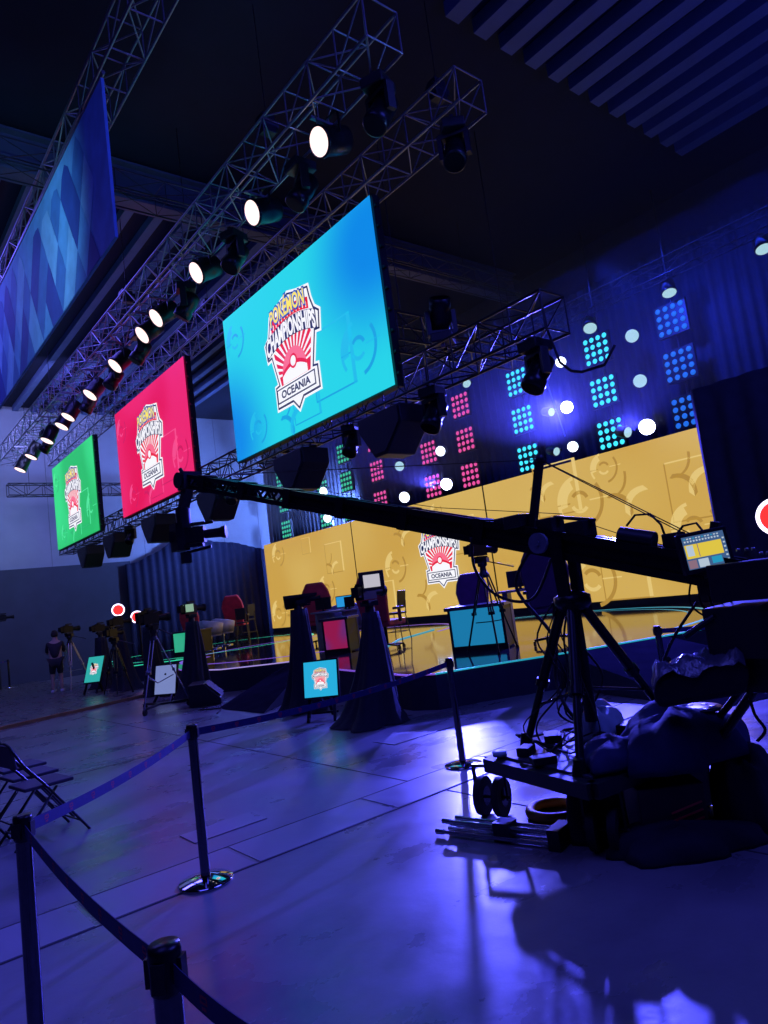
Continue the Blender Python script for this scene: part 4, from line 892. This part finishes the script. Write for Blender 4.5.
def belt(a_, b_, label, z=.945, z2=None, drop=.03, st=.19, z0=0):
    p0 = V((a_[0], a_[1], z)); p1 = V((b_[0], b_[1], z2 or z)); d = (p1 - p0); l = d.length; d.normalize(); p0 = p0 + d * .04; p1 = p1 - d * .04; l -= .08; pts = sag(p0, p1, drop, 14); nn = V((-d.y, d.x, 0)).normalized()
    m = MB(); vs = []; H_ = .024
    for q in pts:
        for s, z_ in ((-.001, -H_), (.001, -H_), (.001, H_), (-.001, H_)): vs.append(q + nn * s + V((0, 0, z_)))
    k = len(pts); m.add(vs, [(4 * i + j, 4 * i + 4 + j, 4 * i + 4 + (j + 1) % 4, 4 * i + (j + 1) % 4) for i in range(k - 1) for j in range(4)] + [(0, 1, 2, 3), (4 * k - 4, 4 * k - 3, 4 * k - 2, 4 * k - 1)])
    x = .12
    while x < l - .1:     # little printed emblem repeated along the webbing
        u = x / l; q = p0.lerp(p1, u) - V((0, 0, drop * 4 * u * (1 - u)))
        for s in (-1, 1):
            for (ox, oz, w_, h_) in ((0, .011, .026, .006), (0, -.001, .03, .005), (0, -.012, .018, .007), (-.012, .004, .005, .012), (.012, .004, .005, .012)):
                c = q + d * ox + V((0, 0, oz)) + nn * s * .0016
                m.add([c + d * w_ / 2 * i + V((0, 0, h_ / 2 * j)) for i, j in ((-1, -1), (1, -1), (1, 1), (-1, 1))], [(0, 1, 2, 3)], 1)
        x += st
    return tag(m.build('barrier_belt', [BELT, BRED]), label, 'barrier belt')
belt(P20, P188, 'navy belt with red emblems from the left edge post to the chrome based post'); belt(P20, P160, 'navy belt from the left edge post down to the nearest post'); belt(P160, (.63, .95), 'navy belt running from the nearest post out at the bottom')
belt(P188, P448, 'navy belt between the chrome based post and the one by the crane', drop=.05); belt(PR, (8.3, 2.35), 'dark belt leading right from the post behind the crane'); belt(PF, (3.2, 28.6), 'dark belt at the far left edge', z=.99)

# ------------------------------------------------------------------ folding chairs at the left edge
CHF = mat('dark_chair_frame', (.03, .03, .035), .35, .5); CHS = mat('dark_grey_chair_pad', (.06, .05, .07), .6)
def folding_chair(label=None, loc=(0, 0, 0), rz=0):
    t_ = thing('folding_chair', label, 'chair', loc, rz, 'folding chairs set side by side')
    MB().prism([(-.21, -.2), (.21, -.2), (.19, .2), (-.19, .2)], .44, .47).build('seat', CHS, t_, bevel=.01)
    MB().box((0, .27, .74), (.40, .025, .2), rot=(R(-12), 0, 0)).build('backrest', CHS, t_, bevel=.01)
    for s in (-1, 1):
        MB().path([(s * .215, -.30, .0), (s * .215, .02, .44), (s * .212, .2, .66), (s * .20, .30, .84), (s * .16, .31, .86)], .012).build('front_leg', CHF, t_)
        MB().path([(s * .19, .30, .0), (s * .19, -.06, .43)], .012).build('rear_leg', CHF, t_)
    MB().tube((-.16, .31, .86), (.16, .31, .86), .012).build('top_rail', CHF, t_)
    MB().tube((-.215, -.22, .1), (.215, -.22, .1), .008).tube((-.19, .24, .1), (.19, .24, .1), .008).build('cross_bar', CHF, t_)
    return t_
folding_chair('dark folding chair nearest to the barrier belt, in full view at the left edge', (1.42, 6.85, 0), R(98))
folding_chair('second folding chair in the row, its seat seen behind the nearest one', (1.44, 7.42, 0), R(98)); folding_chair('dark folding chair at the very left edge, behind the row of three', (.88, 7.3, 0), R(98))
folding_chair('dark folding chair third in the row at the left edge', (1.46, 7.98, 0), R(98))

# ------------------------------------------------------------------ camera crane
cr = thing('camera_crane', 'large black camera crane with long arm on a tripod dolly', 'camera crane', (4.17, 3.08, 0))
O = V((4.17, 3.08, 0)); piv = V((0, 0, 1.87)); 
tipw = V((0, 0, EYE)) + (fw + rt2 * (189 - 384) / F_PX - up2 * (481 - 512) / F_PX) * 8.5
tip = tipw - O; ad = (tip - piv).normalized(); LA = (tip - piv).length
hz = V((ad.y, -ad.x, 0)).normalized(); av = hz.cross(ad).normalized()
if av.z < 0: av = -av
rear = piv - ad * 1.9
def A_(s, h=0.0, o=0.0): return piv + ad * s + av * h + hz * o
m = MB()   # arm: box section with open side windows
for (h, o) in ((.075, .07), (.075, -.07), (-.075, .07), (-.075, -.07)): m.beam(A_(-1.2, h, o), A_(LA, h * .8, o * .8), .05, .05, hint=av)
m.beam(A_(-1.2, 0, .0), A_(LA * .62, 0, 0), .12, .15, hint=av)
k = LA * .62
while k < LA - .1:
    m.beam(A_(k, .06, .06), A_(k + .12, -.06, .06), .02, .02); m.beam(A_(k, .06, -.06), A_(k + .12, -.06, -.06), .02, .02); m.beam(A_(k + .12, -.06, .06), A_(k + .24, .06, .06), .02, .02)
    m.beam(A_(k + .12, -.06, -.06), A_(k + .24, .06, -.06), .02, .02); m.beam(A_(k, -.06, .06), A_(k, -.06, -.06), .03, .03); k += .24
for s in (.7, 1.5, 2.3, 3.1, 3.9, 4.7): m.beam(A_(s - .05, 0, 0), A_(s + .05, 0, 0), .2, .2, hint=av)
m.build('arm', BLKM, cr, label='long tapered black arm')
m = MB()
for s in (0.9, 2.9, 4.8): m.lathe([(.001, 0), (.02, .0), (.018, .008)], 10, M=Matrix.Translation(A_(s, .0, .10)) @ aim(hz))
m.build('bolt', ALU, cr)
# mast with stay cables
mt0 = A_(.27, .06, 0); mt1 = A_(.27, .60, 0)
MB().beam(mt0, mt1, .05, .05).build('mast', BLK, cr)
MB().lathe([(.001, .04), (.03, .03), (.035, 0), (.03, -.02)], 12, c=tuple(mt1)).build('mast_pulley', BLK, cr)
for off in (.012, -.012):
    MB().path(sag(mt1 + hz * off, A_(LA - .3, .09, off * 4), .0, 4), .003, 5).build('stay_cable', BLKM, cr)
    MB().path([mt1 + hz * off, A_(-.98, .16, off * 4)], .004, 5).build('stay_cable', BLKM, cr)
MB().path([A_(.05, .22, .02), A_(1.2, .13, .02), A_(2.8, .12, .02)], .003, 5).build('stay_cable', BLKM, cr)
MB().path([A_(-.02, .2, .02), A_(-.5, .12, .02), A_(-1.0, .09, .02)], .003, 5).build('stay_cable', BLKM, cr)
# pivot yoke
m = MB()
for s in (-1, 1): m.beam(piv + hz * s * .12 + V((0, 0, .06)), V((0, 0, 1.50)) + hz * s * .10, .09, .03, hint=hz)
m.lathe([(.10, 1.40), (.13, 1.44), (.13, 1.50), (.05, 1.54)], 20); m.build('pivot_yoke', BLKM, cr)
for s in (-1, 1):
    q_ = piv + ad * .12; MB().cone(q_ + hz * .135 * s, q_ + hz * .165 * s, .075, .075, 24).cone(q_ + hz * .165 * s, q_ + hz * .18 * s, .02, .02, 16).build('pivot_disc', mat('grey_nylon', (.2, .2, .24), .5), cr, label='round grey pivot disc')
m = MB(); m.box(A_(.12, .12, 0), (.16, .14, .12)); m.box(A_(-.12, .13, 0), (.16, .16, .12)); m.beam(A_(.1, .19, 0), A_(-.22, .21, 0), .05, .025); m.box(A_(.38, .12, 0), (.22, .16, .10)); m.box(A_(.52, .1, 0), (.16, .1, .06)); m.build('motor_housing', BLK, cr, bevel=.01)
m = MB(); m.cone(A_(-.42, .13, -.02), A_(-.66, .13, -.02), .06, .06, 12); m.box(A_(-.78, .14, 0), (.1, .12, .12)); m.build('winch', BLK, cr, bevel=.01)
m = MB(); m.path([A_(-.45, .2, 0), A_(-.5, .28, 0), A_(-.6, .3, 0), A_(-.68, .24, 0), A_(-.72, .16, 0)], .008); m.path([A_(-.78, .18, 0), A_(-.82, .25, 0), A_(-.9, .28, 0), A_(-.98, .2, 0), A_(-1.05, .12, 0)], .008); m.build('hose', RUB, cr)
# tripod
FEET = [V((4.02, 3.57, .46)) - O, V((3.56, 2.77, .46)) - O, V((4.96, 2.95, .46)) - O]
MB().tube((0, 0, .62), (0, 0, 1.44), .045, 16).build('centre_column', BLKM, cr)
for f_ in FEET:
    h_ = V((0, 0, 1.42)) + V((f_.x, f_.y, 0)).normalized() * .09
    m = MB(); m.tube(h_, h_.lerp(f_, .55), .038, 12); m.tube(h_.lerp(f_, .5), f_, .028, 12); m.cone(h_.lerp(f_, .52), h_.lerp(f_, .57), .05, .05, 12); m.box(h_, (.09, .09, .1)); m.cone(f_ + V((0, 0, .08)), f_ - V((0, 0, .03)), .035, .06, 12); m.build('leg', BLKM, cr)
    MB().tube((0, 0, .85), tuple(h_.lerp(f_, .72)), .012, 6).build('brace', STEEL, cr)
# dolly
m = MB()
cL, cN, cR, cF = V((3.64, 3.62, .40)) - O, V((3.45, 2.62, .40)) - O, V((4.85, 2.45, .40)) - O, V((4.75, 3.35, .40)) - O
for a_, b_ in ((cL, cN), (cN, cR), (cR, cF), (cF, cL)): m.beam(a_, b_, .09, .09)
m.beam((cL + cN) / 2, (cR + cF) / 2, .08, .08); m.build('dolly_frame', BLK, cr)
m = MB(); m.prism([(q.x * .92, q.y * .92) for q in (cL, cN, cR, cF)], .445, .46); m.build('deck_plate', mat('scuffed_deck', (.12, .12, .15), .3, .5, scale=6, var=.5), cr)
def wheel(c, d, r_=.13, w_=.05):
    c = V(c) - O; d = V(d).normalized(); m = MB(); m.cone(c - d * w_ / 2, c + d * w_ / 2, r_, r_, 26); o_ = m.build('wheel', RUB, cr)
    MB().cone(c - d * (w_ / 2 + .004), c + d * (w_ / 2 + .004), r_ * .5, r_ * .5, 18).build('wheel_hub', STEEL, o_); return o_
DW = V((.35, -.94, 0)); DW2 = V((.94, .35, 0))
for c in ((3.72, 3.80), (3.76, 3.66)):
    wheel((c[0], c[1], .135), DW, .135, .05)
for c in ((4.78, 2.56), (4.84, 2.44), (3.62, 2.62), (3.58, 2.74), (4.7, 3.4), (4.62, 3.46)): wheel((c[0], c[1], .13), DW, .13, .05)
m = MB()
for c in ((3.74, 3.73), (4.81, 2.50), (3.60, 2.68), (4.66, 3.43)):
    q = V((c[0], c[1], 0)) - O; m = MB()
    for s in (-1, 1): m.beam(q + DW * .12 * s + V((0, 0, .36)), q + DW * .12 * s + V((0, 0, .11)), .03, .015, hint=DW)
    m.beam(q + DW * -.125 + V((0, 0, .355)), q + DW * .125 + V((0, 0, .355)), .06, .02); m.tube(q + DW * -.14 + V((0, 0, .13)), q + DW * .14 + V((0, 0, .13)), .012); m.build('wheel_fork', BLKM, cr)

m = MB(); q = V((5.12, 2.5, 0)) - O; m.tube(q + V((0, 0, .05)), q + V((0, 0, .38)), .018); m.cone(q + V((0, 0, .0)), q + V((0, 0, .03)), .06, .05, 14); m.beam(q + V((0, 0, .3)), q + V((-.2, .05, .36)), .05, .04); m.beam(q + V((-.08, 0, .14)), q + V((.08, 0, .14)), .02, .02); m.build('levelling_jack', BLKM, cr)
# remote head and camera at the tip
m = MB(); m.box(tip + V((0, 0, .0)), (.22, .22, .2)); m.cone(tip + ad * .05 - hz * .13, tip + ad * .05 + hz * .13, .1, .1, 16); m.tube(tip + ad * .12 + av * .05, tip + ad * .22 + av * .13, .025)
m.beam(tip + ad * .0, tip + V((0, 0, -.42)) + ad * .22, .11, .09); m.cone(tip + ad * .22 + V((0, 0, -.36)), tip + ad * .22 + V((0, 0, -.62)), .09, .09, 16); m.build('remote_head', BLK, cr)
cdir = (-ad + V((0, 0, -.05))); cdir = V((rt2.x, rt2.y, 0)).normalized(); hd = tip + ad * .2 + V((0, 0, -.72))
m = MB(); cam_body(m, hd + cdir * .12, cdir, .95); m.box(hd - cdir * .08, (.16, .2, .34)); m.beam(hd + V((0, 0, .12)) - cdir * .12, hd + V((0, 0, .14)) + cdir * .35, .03, .03); m.beam(hd + V((0, 0, -.2)), hd + V((0, 0, -.16)) + cdir * .3, .05, .03); m.box(hd - cdir * .02 + V((0, 0, -.26)), (.1, .1, .14)); m.build('camera', BLKG, cr)
# cables looping under the arm
def cab(pts, r_=.008, name='cable'): return MB().path(pts, r_, 6).build(name, RUB, cr)
def smooth(P, n_=8):
    P = [V(q) for q in P]; o = []
    for i in range(len(P) - 1):
        p0 = P[max(i - 1, 0)]; p1 = P[i]; p2 = P[i + 1]; p3 = P[min(i + 2, len(P) - 1)]
        for k in range(n_):
            u = k / n_; o.append(.5 * ((2 * p1) + (p2 - p0) * u + (2 * p0 - 5 * p1 + 4 * p2 - p3) * u * u + (3 * p1 - p0 - 3 * p2 + p3) * u ** 3))
    return o + [P[-1]]
cab(smooth([A_(.75, -.05, -.1), A_(.68, -.3, -.1), A_(.45, -.46, -.1), A_(.15, -.42, -.1), A_(.02, -.1, -.12)]), .012)
cab(smooth([A_(.3, -.05, .1), A_(.42, -.4, .1), (.1, .3, 1.2), (.12, .35, .9), (.0, .2, .7), (.1, .1, .5)]), .014)
rnd = random.Random(4)
for k in range(9):
    x0, y0 = rnd.uniform(-.12, .12), rnd.uniform(-.1, .25)
    cab(smooth([(x0 * .5, y0 * .5, 1.5), (x0, y0 + .1, 1.2), (x0 * 1.8 + .05, y0 + rnd.uniform(-.1, .25), .9), (x0 * 2 - .05, y0 + rnd.uniform(-.2, .3), .62), (x0 * 3, y0 * 1.5, .48)], 6), rnd.choice((.005, .007, .009)))
for k in range(14):
    a0 = rnd.uniform(0, 6.28); cx, cy = rnd.uniform(-.4, .25), rnd.uniform(-.35, .45); rr = rnd.uniform(.08, .18)
    cab([(cx + rr * math.cos(a0 + i * .5) * (1 + .1 * i / 10), cy + rr * .8 * math.sin(a0 + i * .5), .475 + .006 * i + .02 * math.sin(i)) for i in range(rnd.randint(9, 14))], rnd.choice((.006, .009)), 'coiled_cable')
# rear: weights, control desk, operator screen
m = MB()
for k in range(5):
    q = A_(-1.45 - .07 * k, -.02, 0); m.cone(q - ad * .03, q + ad * .03, .17, .17, 24)
m.build('counterweight', BLKM, cr)
MB().tube(A_(-1.15, 0, 0), A_(-1.95, 0, 0), .03).build('weight_bar', STEEL, cr)
m = MB(); m.box(A_(-1.02, .0, .0), (.14, .14, .3)); m.beam(A_(-1.0, -.12, .05), A_(-1.0, .3, .05), .06, .05); m.build('rear_bracket', BLK, cr)
# lower control box and hand controls under the rear of the arm
m = MB(); c0 = A_(-1.3, -.3, 0); m.box(c0, (.5, .34, .3)); m.box(c0 + V((.05, -.1, -.25)), (.4, .3, .22)); m.box(A_(-1.35, .02, -.1), (.34, .5, .22)); m.tube(c0 + V((-.25, .1, .1)), c0 + V((-.35, .25, .0)), .02); m.build('control_box', BLK, cr, bevel=.015)
m = MB()
for k in range(7): m.lathe([(.001, .02), (.012, .018), (.014, 0)], 8, c=tuple(A_(-1.2 - .04 * k, .15 + .01 * (k % 3), -.12 + .02 * (k % 2))))
m.build('control_knob', ALU, cr)
for k in range(5):
    q = A_(-.9 - .05 * k, -.1, .03); cab(smooth([q, q + V((.04 * k - .05, 0, -.14)), q + V((.03 * k, -.1, -.25)), c0 + V((-.1, .05 * k - .1, -.05))], 6), .007)
m = MB(); m.tube(c0 + V((0, 0, -.3)), V((.1, -.75, .42)), .03); m.tube(c0 + V((.1, .1, -.3)), V((.2, -.6, .42)), .022); m.build('rest_post', BLKM, cr)
# operator screen
mp_ = V((4.16, 2.05, 1.70)) - O; dirc = (V((0, 0, EYE)) - (mp_ + O)).normalized(); dd = V((dirc.x, dirc.y, 0)).normalized(); dd = (dd * .93 + V((dd.y, -dd.x, 0)) * -.32 + V((0, 0, .06))).normalized()
Mm = Matrix.Translation(mp_ + V((0, 0, .0))) @ dd.to_track_quat('Z', 'Y').to_matrix().to_4x4() @ Matrix.Rotation(R(4), 4, 'Z')
mo = MB().box((0, 0, -.03), (.30, .25, .06), M=Mm).box((0, -.14, -.03), (.08, .06, .04), M=Mm).build('operator_monitor', BLK, cr, bevel=.006)
def rect(m, x0, y0, x1, y1, mi, z=.003): m.add([(x0, y0, z), (x1, y0, z), (x1, y1, z), (x0, y1, z)], [(0, 1, 2, 3)], mi, False, Mm)
m = MB(); rect(m, -.125, -.10, .125, .10, 0, .001); rect(m, -.12, -.035, .10, .05, 1, .002); rect(m, -.11, -.02, -.07, .045, 2); rect(m, -.045, -.03, -.04, .05, 3); rect(m, -.06, -.095, .0, -.045, 2); rect(m, .02, -.085, .08, -.045, 4); rect(m, -.12, -.095, -.07, -.045, 3)
for i in range(12): rect(m, -.115 + .018 * i, .065, -.105 + .018 * i, .075, 2); rect(m, -.115 + .018 * i, .083, -.104 + .018 * i, .09, 2 if i % 3 else 4)
for i in range(6): rect(m, .108, -.08 + .026 * i, .12, -.07 + .026 * i, 2)
m.build('operator_display', [glow('monitor_grey_blue', (.05, .11, .25), 1), glow('monitor_gold', (.66, .5, .05), 1.1), glow('monitor_pale', (.45, .55, .65), 1), glow('monitor_dark', (.25, .15, .2), 1), glow('monitor_cyan', (.02, .3, .5), 1)], mo)
MB().beam(mp_ + V((0, 0, -.12)), A_(-1.0, .05, 0), .04, .04).build('monitor_arm', BLK, cr)

# ------------------------------------------------------------------ loose gear on and around the dolly
def heap(name, c, rx, ry, h, mt, seed, label, cat, z0=0.0, sag_=1.0):
    rnd = random.Random(seed); N, Lr = 40, 12; vs = []; ph = [rnd.random() * 6.28 for _ in range(6)]
    for j in range(Lr + 1):
        u = j / Lr; r_ = math.cos(u * math.pi / 2) ** .6
        for i in range(N):
            A = 2 * math.pi * i / N; f = 1 + .12 * math.sin(3 * A + ph[0]) + .07 * math.sin(7 * A + ph[1] + 3 * u) + .04 * math.sin(13 * A + ph[2])
            z_ = h * math.sin(u * math.pi / 2) * (1 + .12 * math.sin(2 * A + ph[3]) + .08 * math.sin(5 * A + ph[4] + 4 * u))
            vs.append((rx * r_ * f * math.cos(A), ry * r_ * f * math.sin(A), max(0.0, z_)))
    m = MB().add(vs, [(j * N + i, j * N + (i + 1) % N, (j + 1) * N + (i + 1) % N, (j + 1) * N + i) for j in range(Lr) for i in range(N)] + [tuple(range(N))[::-1]], 0, True)
    o = m.build(name, mt); o.location = (c[0], c[1], z0); o.rotation_euler.z = R(-40) if name == 'black_ground_cloth' else 0; return tag(o, label, cat)
NAVY = mat('navy_jacket_cloth', (.010, .014, .07), .75, scale=10, bump=.4)
heap('navy_jacket', (4.28, 2.52), .50, .36, .28, NAVY, 5, 'navy blue jacket thrown over the crane dolly', 'jacket', .42)
heap('jacket_sleeve', (3.86, 2.72), .3, .2, .13, NAVY, 9, 'navy sleeve bundle beside the tripod leg on the dolly deck', 'jacket', .465)
heap('equipment_bag', (4.42, 2.2), .22, .2, .42, CLOTH, 11, 'soft black equipment bag at the right end of the dolly', 'bag', 0)
heap('black_ground_cloth', (3.84, 2.34), .46, .2, .14, CLOTH, 21, 'crumpled black cloth on the floor in front of the dolly', 'cloth', 0)
heap('black_backpack', (3.74, 2.84), .16, .2, .34, CLOTH, 31, 'black backpack leaning under the near beam of the dolly', 'bag', 0)
heap('clear_plastic_bag', (4.35, 3.15), .18, .15, .22, mat('clear_plastic', (.4, .5, .5), .15, spec=.9), 17, 'crinkled clear plastic bag on the dolly deck by the tripod column', 'bag', .465)
# crate with red stripes
t_ = thing('striped_crate', 'dark crate with red diagonal stripes under the navy jacket', 'crate', (3.98, 2.5, 0), R(-40))
MB().box((0, 0, .17), (.40, .30, .34)).build('body', mat('brown_black_crate', (.05, .03, .035), .6), t_, bevel=.01)
m = MB()
for k in range(4): m.beam((-.02 + .0 * k, -.153, .05 + .045 * k), (.17, -.153, .10 + .045 * k), .004, .012)
m.build('red_stripes', mat('red_stripe', (.9, .06, .08), .5, emit=None), t_)
t_ = thing('tool_case', 'black hard case under the dolly deck behind the crumpled cloth', 'case', (4.35, 2.75, 0), R(-10))
MB().box((0, 0, .17), (.6, .36, .34)).build('shell', BLK, t_, bevel=.03); MB().box((0, -.19, .2), (.16, .02, .03)).build('handle', BLKM, t_)
# yellow hose coil and small reel below the beam
t_ = tag(MB().torus((0, 0, .035), .17, .035, 32, 10).build('yellow_hose', mat('orange_yellow_rubber', (.75, .38, .06), .45), loc=(3.95, 3.35, 0)), 'orange-yellow hose coil lying under the dolly', 'hose')
t_ = thing('cable_drum', 'black cable drum standing at the right end of the dolly', 'cable drum', (4.42, 2.42, .46))
for z_, nm in ((0.0, 'flange'), (.22, 'flange')): MB().lathe([(.03, z_), (.145, z_), (.15, z_ + .008), (.145, z_ + .016), (.03, z_ + .016)], 32).build(nm, BLKM, t_)
MB().lathe([(.10, .016), (.105, .1), (.10, .22)], 24).build('wound_cable', RUB, t_)
m = MB()
for k in range(6): A = R(60 * k); m.lathe([(.001, .238), (.022, .238), (.024, .236)], 10, c=(.09 * math.cos(A), .09 * math.sin(A), 0))
m.build('drum_hole', mat('drum_hole_metal', (.25, .25, .3), .3, .7), t_)
# folded light stand on the floor (silver tubes)
t_ = thing('folded_light_stand', 'folded silver light stand lying on the floor left of the dolly', 'stand', (3.42, 3.36, 0))
SIL = mat('silver_tube', (.45, .48, .5), .25, .9)
fd = (V((3.45, 2.88, 0)) - V((3.24, 3.70, 0))).normalized(); sd = V((-fd.y, fd.x, 0))
for k, (o_, z_, s0, s1) in enumerate(((-.07, .03, -.44, .42), (.0, .03, -.38, .42), (.07, .03, -.41, .42), (-.035, .09, -.40, .40), (.04, .09, -.34, .41))):
    m = MB(); m.tube(fd * s0 + sd * o_ + V((0, 0, z_)), fd * s1 + sd * o_ + V((0, 0, z_)), .013, 12); m.tube(fd * (s0 - .04) + sd * o_ + V((0, 0, z_)), fd * (s0 + .02) + sd * o_ + V((0, 0, z_)), .018, 12); m.build('leg', SIL, t_)
m = MB(); m.box(tuple(fd * .02 + V((0, 0, .06))), (.12, .12, .12), rot=(0, 0, math.atan2(fd.y, fd.x))); m.build('collar', BLK, t_); MB().box(tuple(fd * .40 + V((0, 0, .06))), (.08, .2, .13), rot=(0, 0, math.atan2(fd.y, fd.x))).build('head_casting', BLK, t_)
# black shoulder bag under the arm
t_ = thing('hanging_gear_bag', 'black gear bag with shiny plastic top hanging under the rear of the crane arm', 'bag', (4.05, 2.18, 0))
m = MB(); m.prism([(-.25, .80), (.24, .86), (.28, 1.0), (.22, 1.08), (-.22, 1.0), (-.27, .9)], -.12, .12, M=Matrix(((.45, 0, .89, 0), (-.89, 0, .45, 0), (0, 1, 0, 0), (0, 0, 0, 1)))); m.build('body', CLOTH, t_, bevel=.04)
m = MB()
Mb = Matrix(((.45, 0, .89, 0), (-.89, 0, .45, 0), (0, 1, 0, 0), (0, 0, 0, 1))); vs = []; NU, NV = 16, 8; rn = random.Random(3)
for i in range(NU + 1):
    for j in range(NV + 1):
        u_, v_ = -.26 + .52 * i / NU, -.14 + .28 * j / NV
        vs.append((u_, 1.03 + .16 * (u_ + .26) - .0 + .035 * math.sin(u_ * 22 + v_ * 9) * math.sin(v_ * 30 + u_ * 7) + rn.uniform(-.012, .012) - (.06 if j in (0, NV) else 0) - (.05 if i in (0, NU) else 0), v_))
m.add(vs, [(i * (NV + 1) + j, (i + 1) * (NV + 1) + j, (i + 1) * (NV + 1) + j + 1, i * (NV + 1) + j + 1) for i in range(NU) for j in range(NV)], 0, True, Mb)
m.build('plastic_cover', mat('shiny_plastic_sheet', (.12, .12, .16), .14, spec=1.0, scale=20, bump=.6), t_)
m = MB(); m.path(smooth([(.1, -.2, 1.05), (.14, -.26, 1.2), (.12, -.3, 1.32)], 6), .01); m.path(smooth([(-.08, .2, 1.0), (-.02, .1, 1.2), (.05, -.05, 1.4)], 6), .01); m.path(smooth([(.12, -.22, .86), (.15, -.22, .72), (.2, -.24, .62), (.16, -.2, .56)], 6), .01); m.build('strap', CLOTH, t_)
t_ = thing('wall_box', 'small pale switch box on the gear right of the hanging bag', 'box', (4.25, 1.98, 1.10))
MB().box((0, 0, 0), (.06, .05, .055)).build('body', mat('pale_box_plastic', (.35, .36, .36), .5), t_, bevel=.004); MB().box((-.028, -.026, 0), (.012, .004, .02)).build('switch', BLK, t_)
# low folded seat/stand on the dolly right foot
t_ = thing('stand_base', 'dark clamp and monitor stand base at the foot of the right crane leg', 'stand', (4.85, 2.85, .46))
MB().lathe([(.12, 0), (.14, .02), (.13, .12), (.06, .2), (.05, .3)], 16).build('base', BLK, t_); MB().beam((0, 0, .2), (-.1, -.08, .5), .05, .05).build('upright', BLKM, t_)
# floor cable leaving to the right
tag(MB().path(sag((5.16, 2.5, .015), (7.2, 1.3, .015), 0, 6), .012).build('floor_cable', RUB), 'thick black cable running across the floor to the right of the dolly', 'cable')
tag(MB().path(smooth([(6.0, 13.5, .012), (5.6, 12.8, .012), (5.3, 12.4, .012), (5.5, 12.0, .012), (5.2, 11.5, .012)], 6), .012).build('floor_cable', RUB), 'black cable snaking on the floor by the wedge speaker', 'cable')
t_ = tripod('camera_tripod', (7.6, 2.6, 0), R(15), 1.2, .5, 'dark tripod at the right edge beyond the crane rear', mt=mat('grey_tripod_metal', (.14, .14, .18), .3, .8), camera=False)
# far-left small crane tip
t_ = thing('small_crane_camera', 'small dark camera on an arm at the far left edge', 'camera', (4.95, 28.0, 0))
m = MB(); cam_body(m, (0, 0, 2.55), (1, 0, 0), .9); m.build('camera', BLKG, t_); MB().tube((-.3, 0, 2.5), (-2.2, .2, 2.4), .03).build('arm', BLK, t_); MB().tube((-.2, 0, .05), (-.2, 0, 2.5), .03).build('pole', BLK, t_)
# small clutter on the dolly deck
for x, y, sx, sy, sz, rz_, l_ in ((3.75, 3.35, .14, .09, .06, .3, 'small black junction box at the left end of the dolly deck'), (3.62, 3.1, .1, .16, .05, 1.0, 'flat black power brick near the crane leg on the dolly deck'),
                             (4.05, 3.35, .18, .12, .08, .7, 'black battery box behind the left crane leg'), (4.4, 2.95, .16, .12, .10, .2, 'black video transmitter by the tripod column')):
    t_ = thing('junction_box', l_, 'box', (x, y, .462), rz_, 'small boxes on the dolly deck')
    MB().box((0, 0, sz / 2), (sx, sy, sz)).build('body', BLK, t_, bevel=.006); MB().box((0, -sy / 2 - .002, sz / 2), (sx * .5, .004, sz * .4)).build('connector_plate', STEEL, t_)
tag(MB().lathe([(.0001, 0), (.05, 0), (.052, .03), (.03, .034), (.0001, .034)], 20).build('tape_roll', mat('pale_blue_tape', (.5, .7, .8), .4), loc=(3.66, 3.52, .462)), 'pale roll of tape on the left corner of the dolly', 'tape roll')
# thin stage haze hanging around the lamp wall
hz_m = bpy.data.materials.new('stage_haze'); hz_m.use_nodes = True; nt = hz_m.node_tree; nt.nodes.clear()
o_ = nt.nodes.new('ShaderNodeOutputMaterial'); vsn = nt.nodes.new('ShaderNodeVolumeScatter'); vsn.inputs['Color'].default_value = (.8, .85, 1, 1); vsn.inputs['Density'].default_value = 0.012; vsn.inputs['Anisotropy'].default_value = 0.4
nt.links.new(vsn.outputs[0], o_.inputs['Volume'])
tag(MB().box((13.2, 14.5, 7.2), (7.6, 29, 4.8)).build('stage_haze', hz_m), 'thin haze hanging over the stage around the lamp panels', 'haze', kind='stuff')
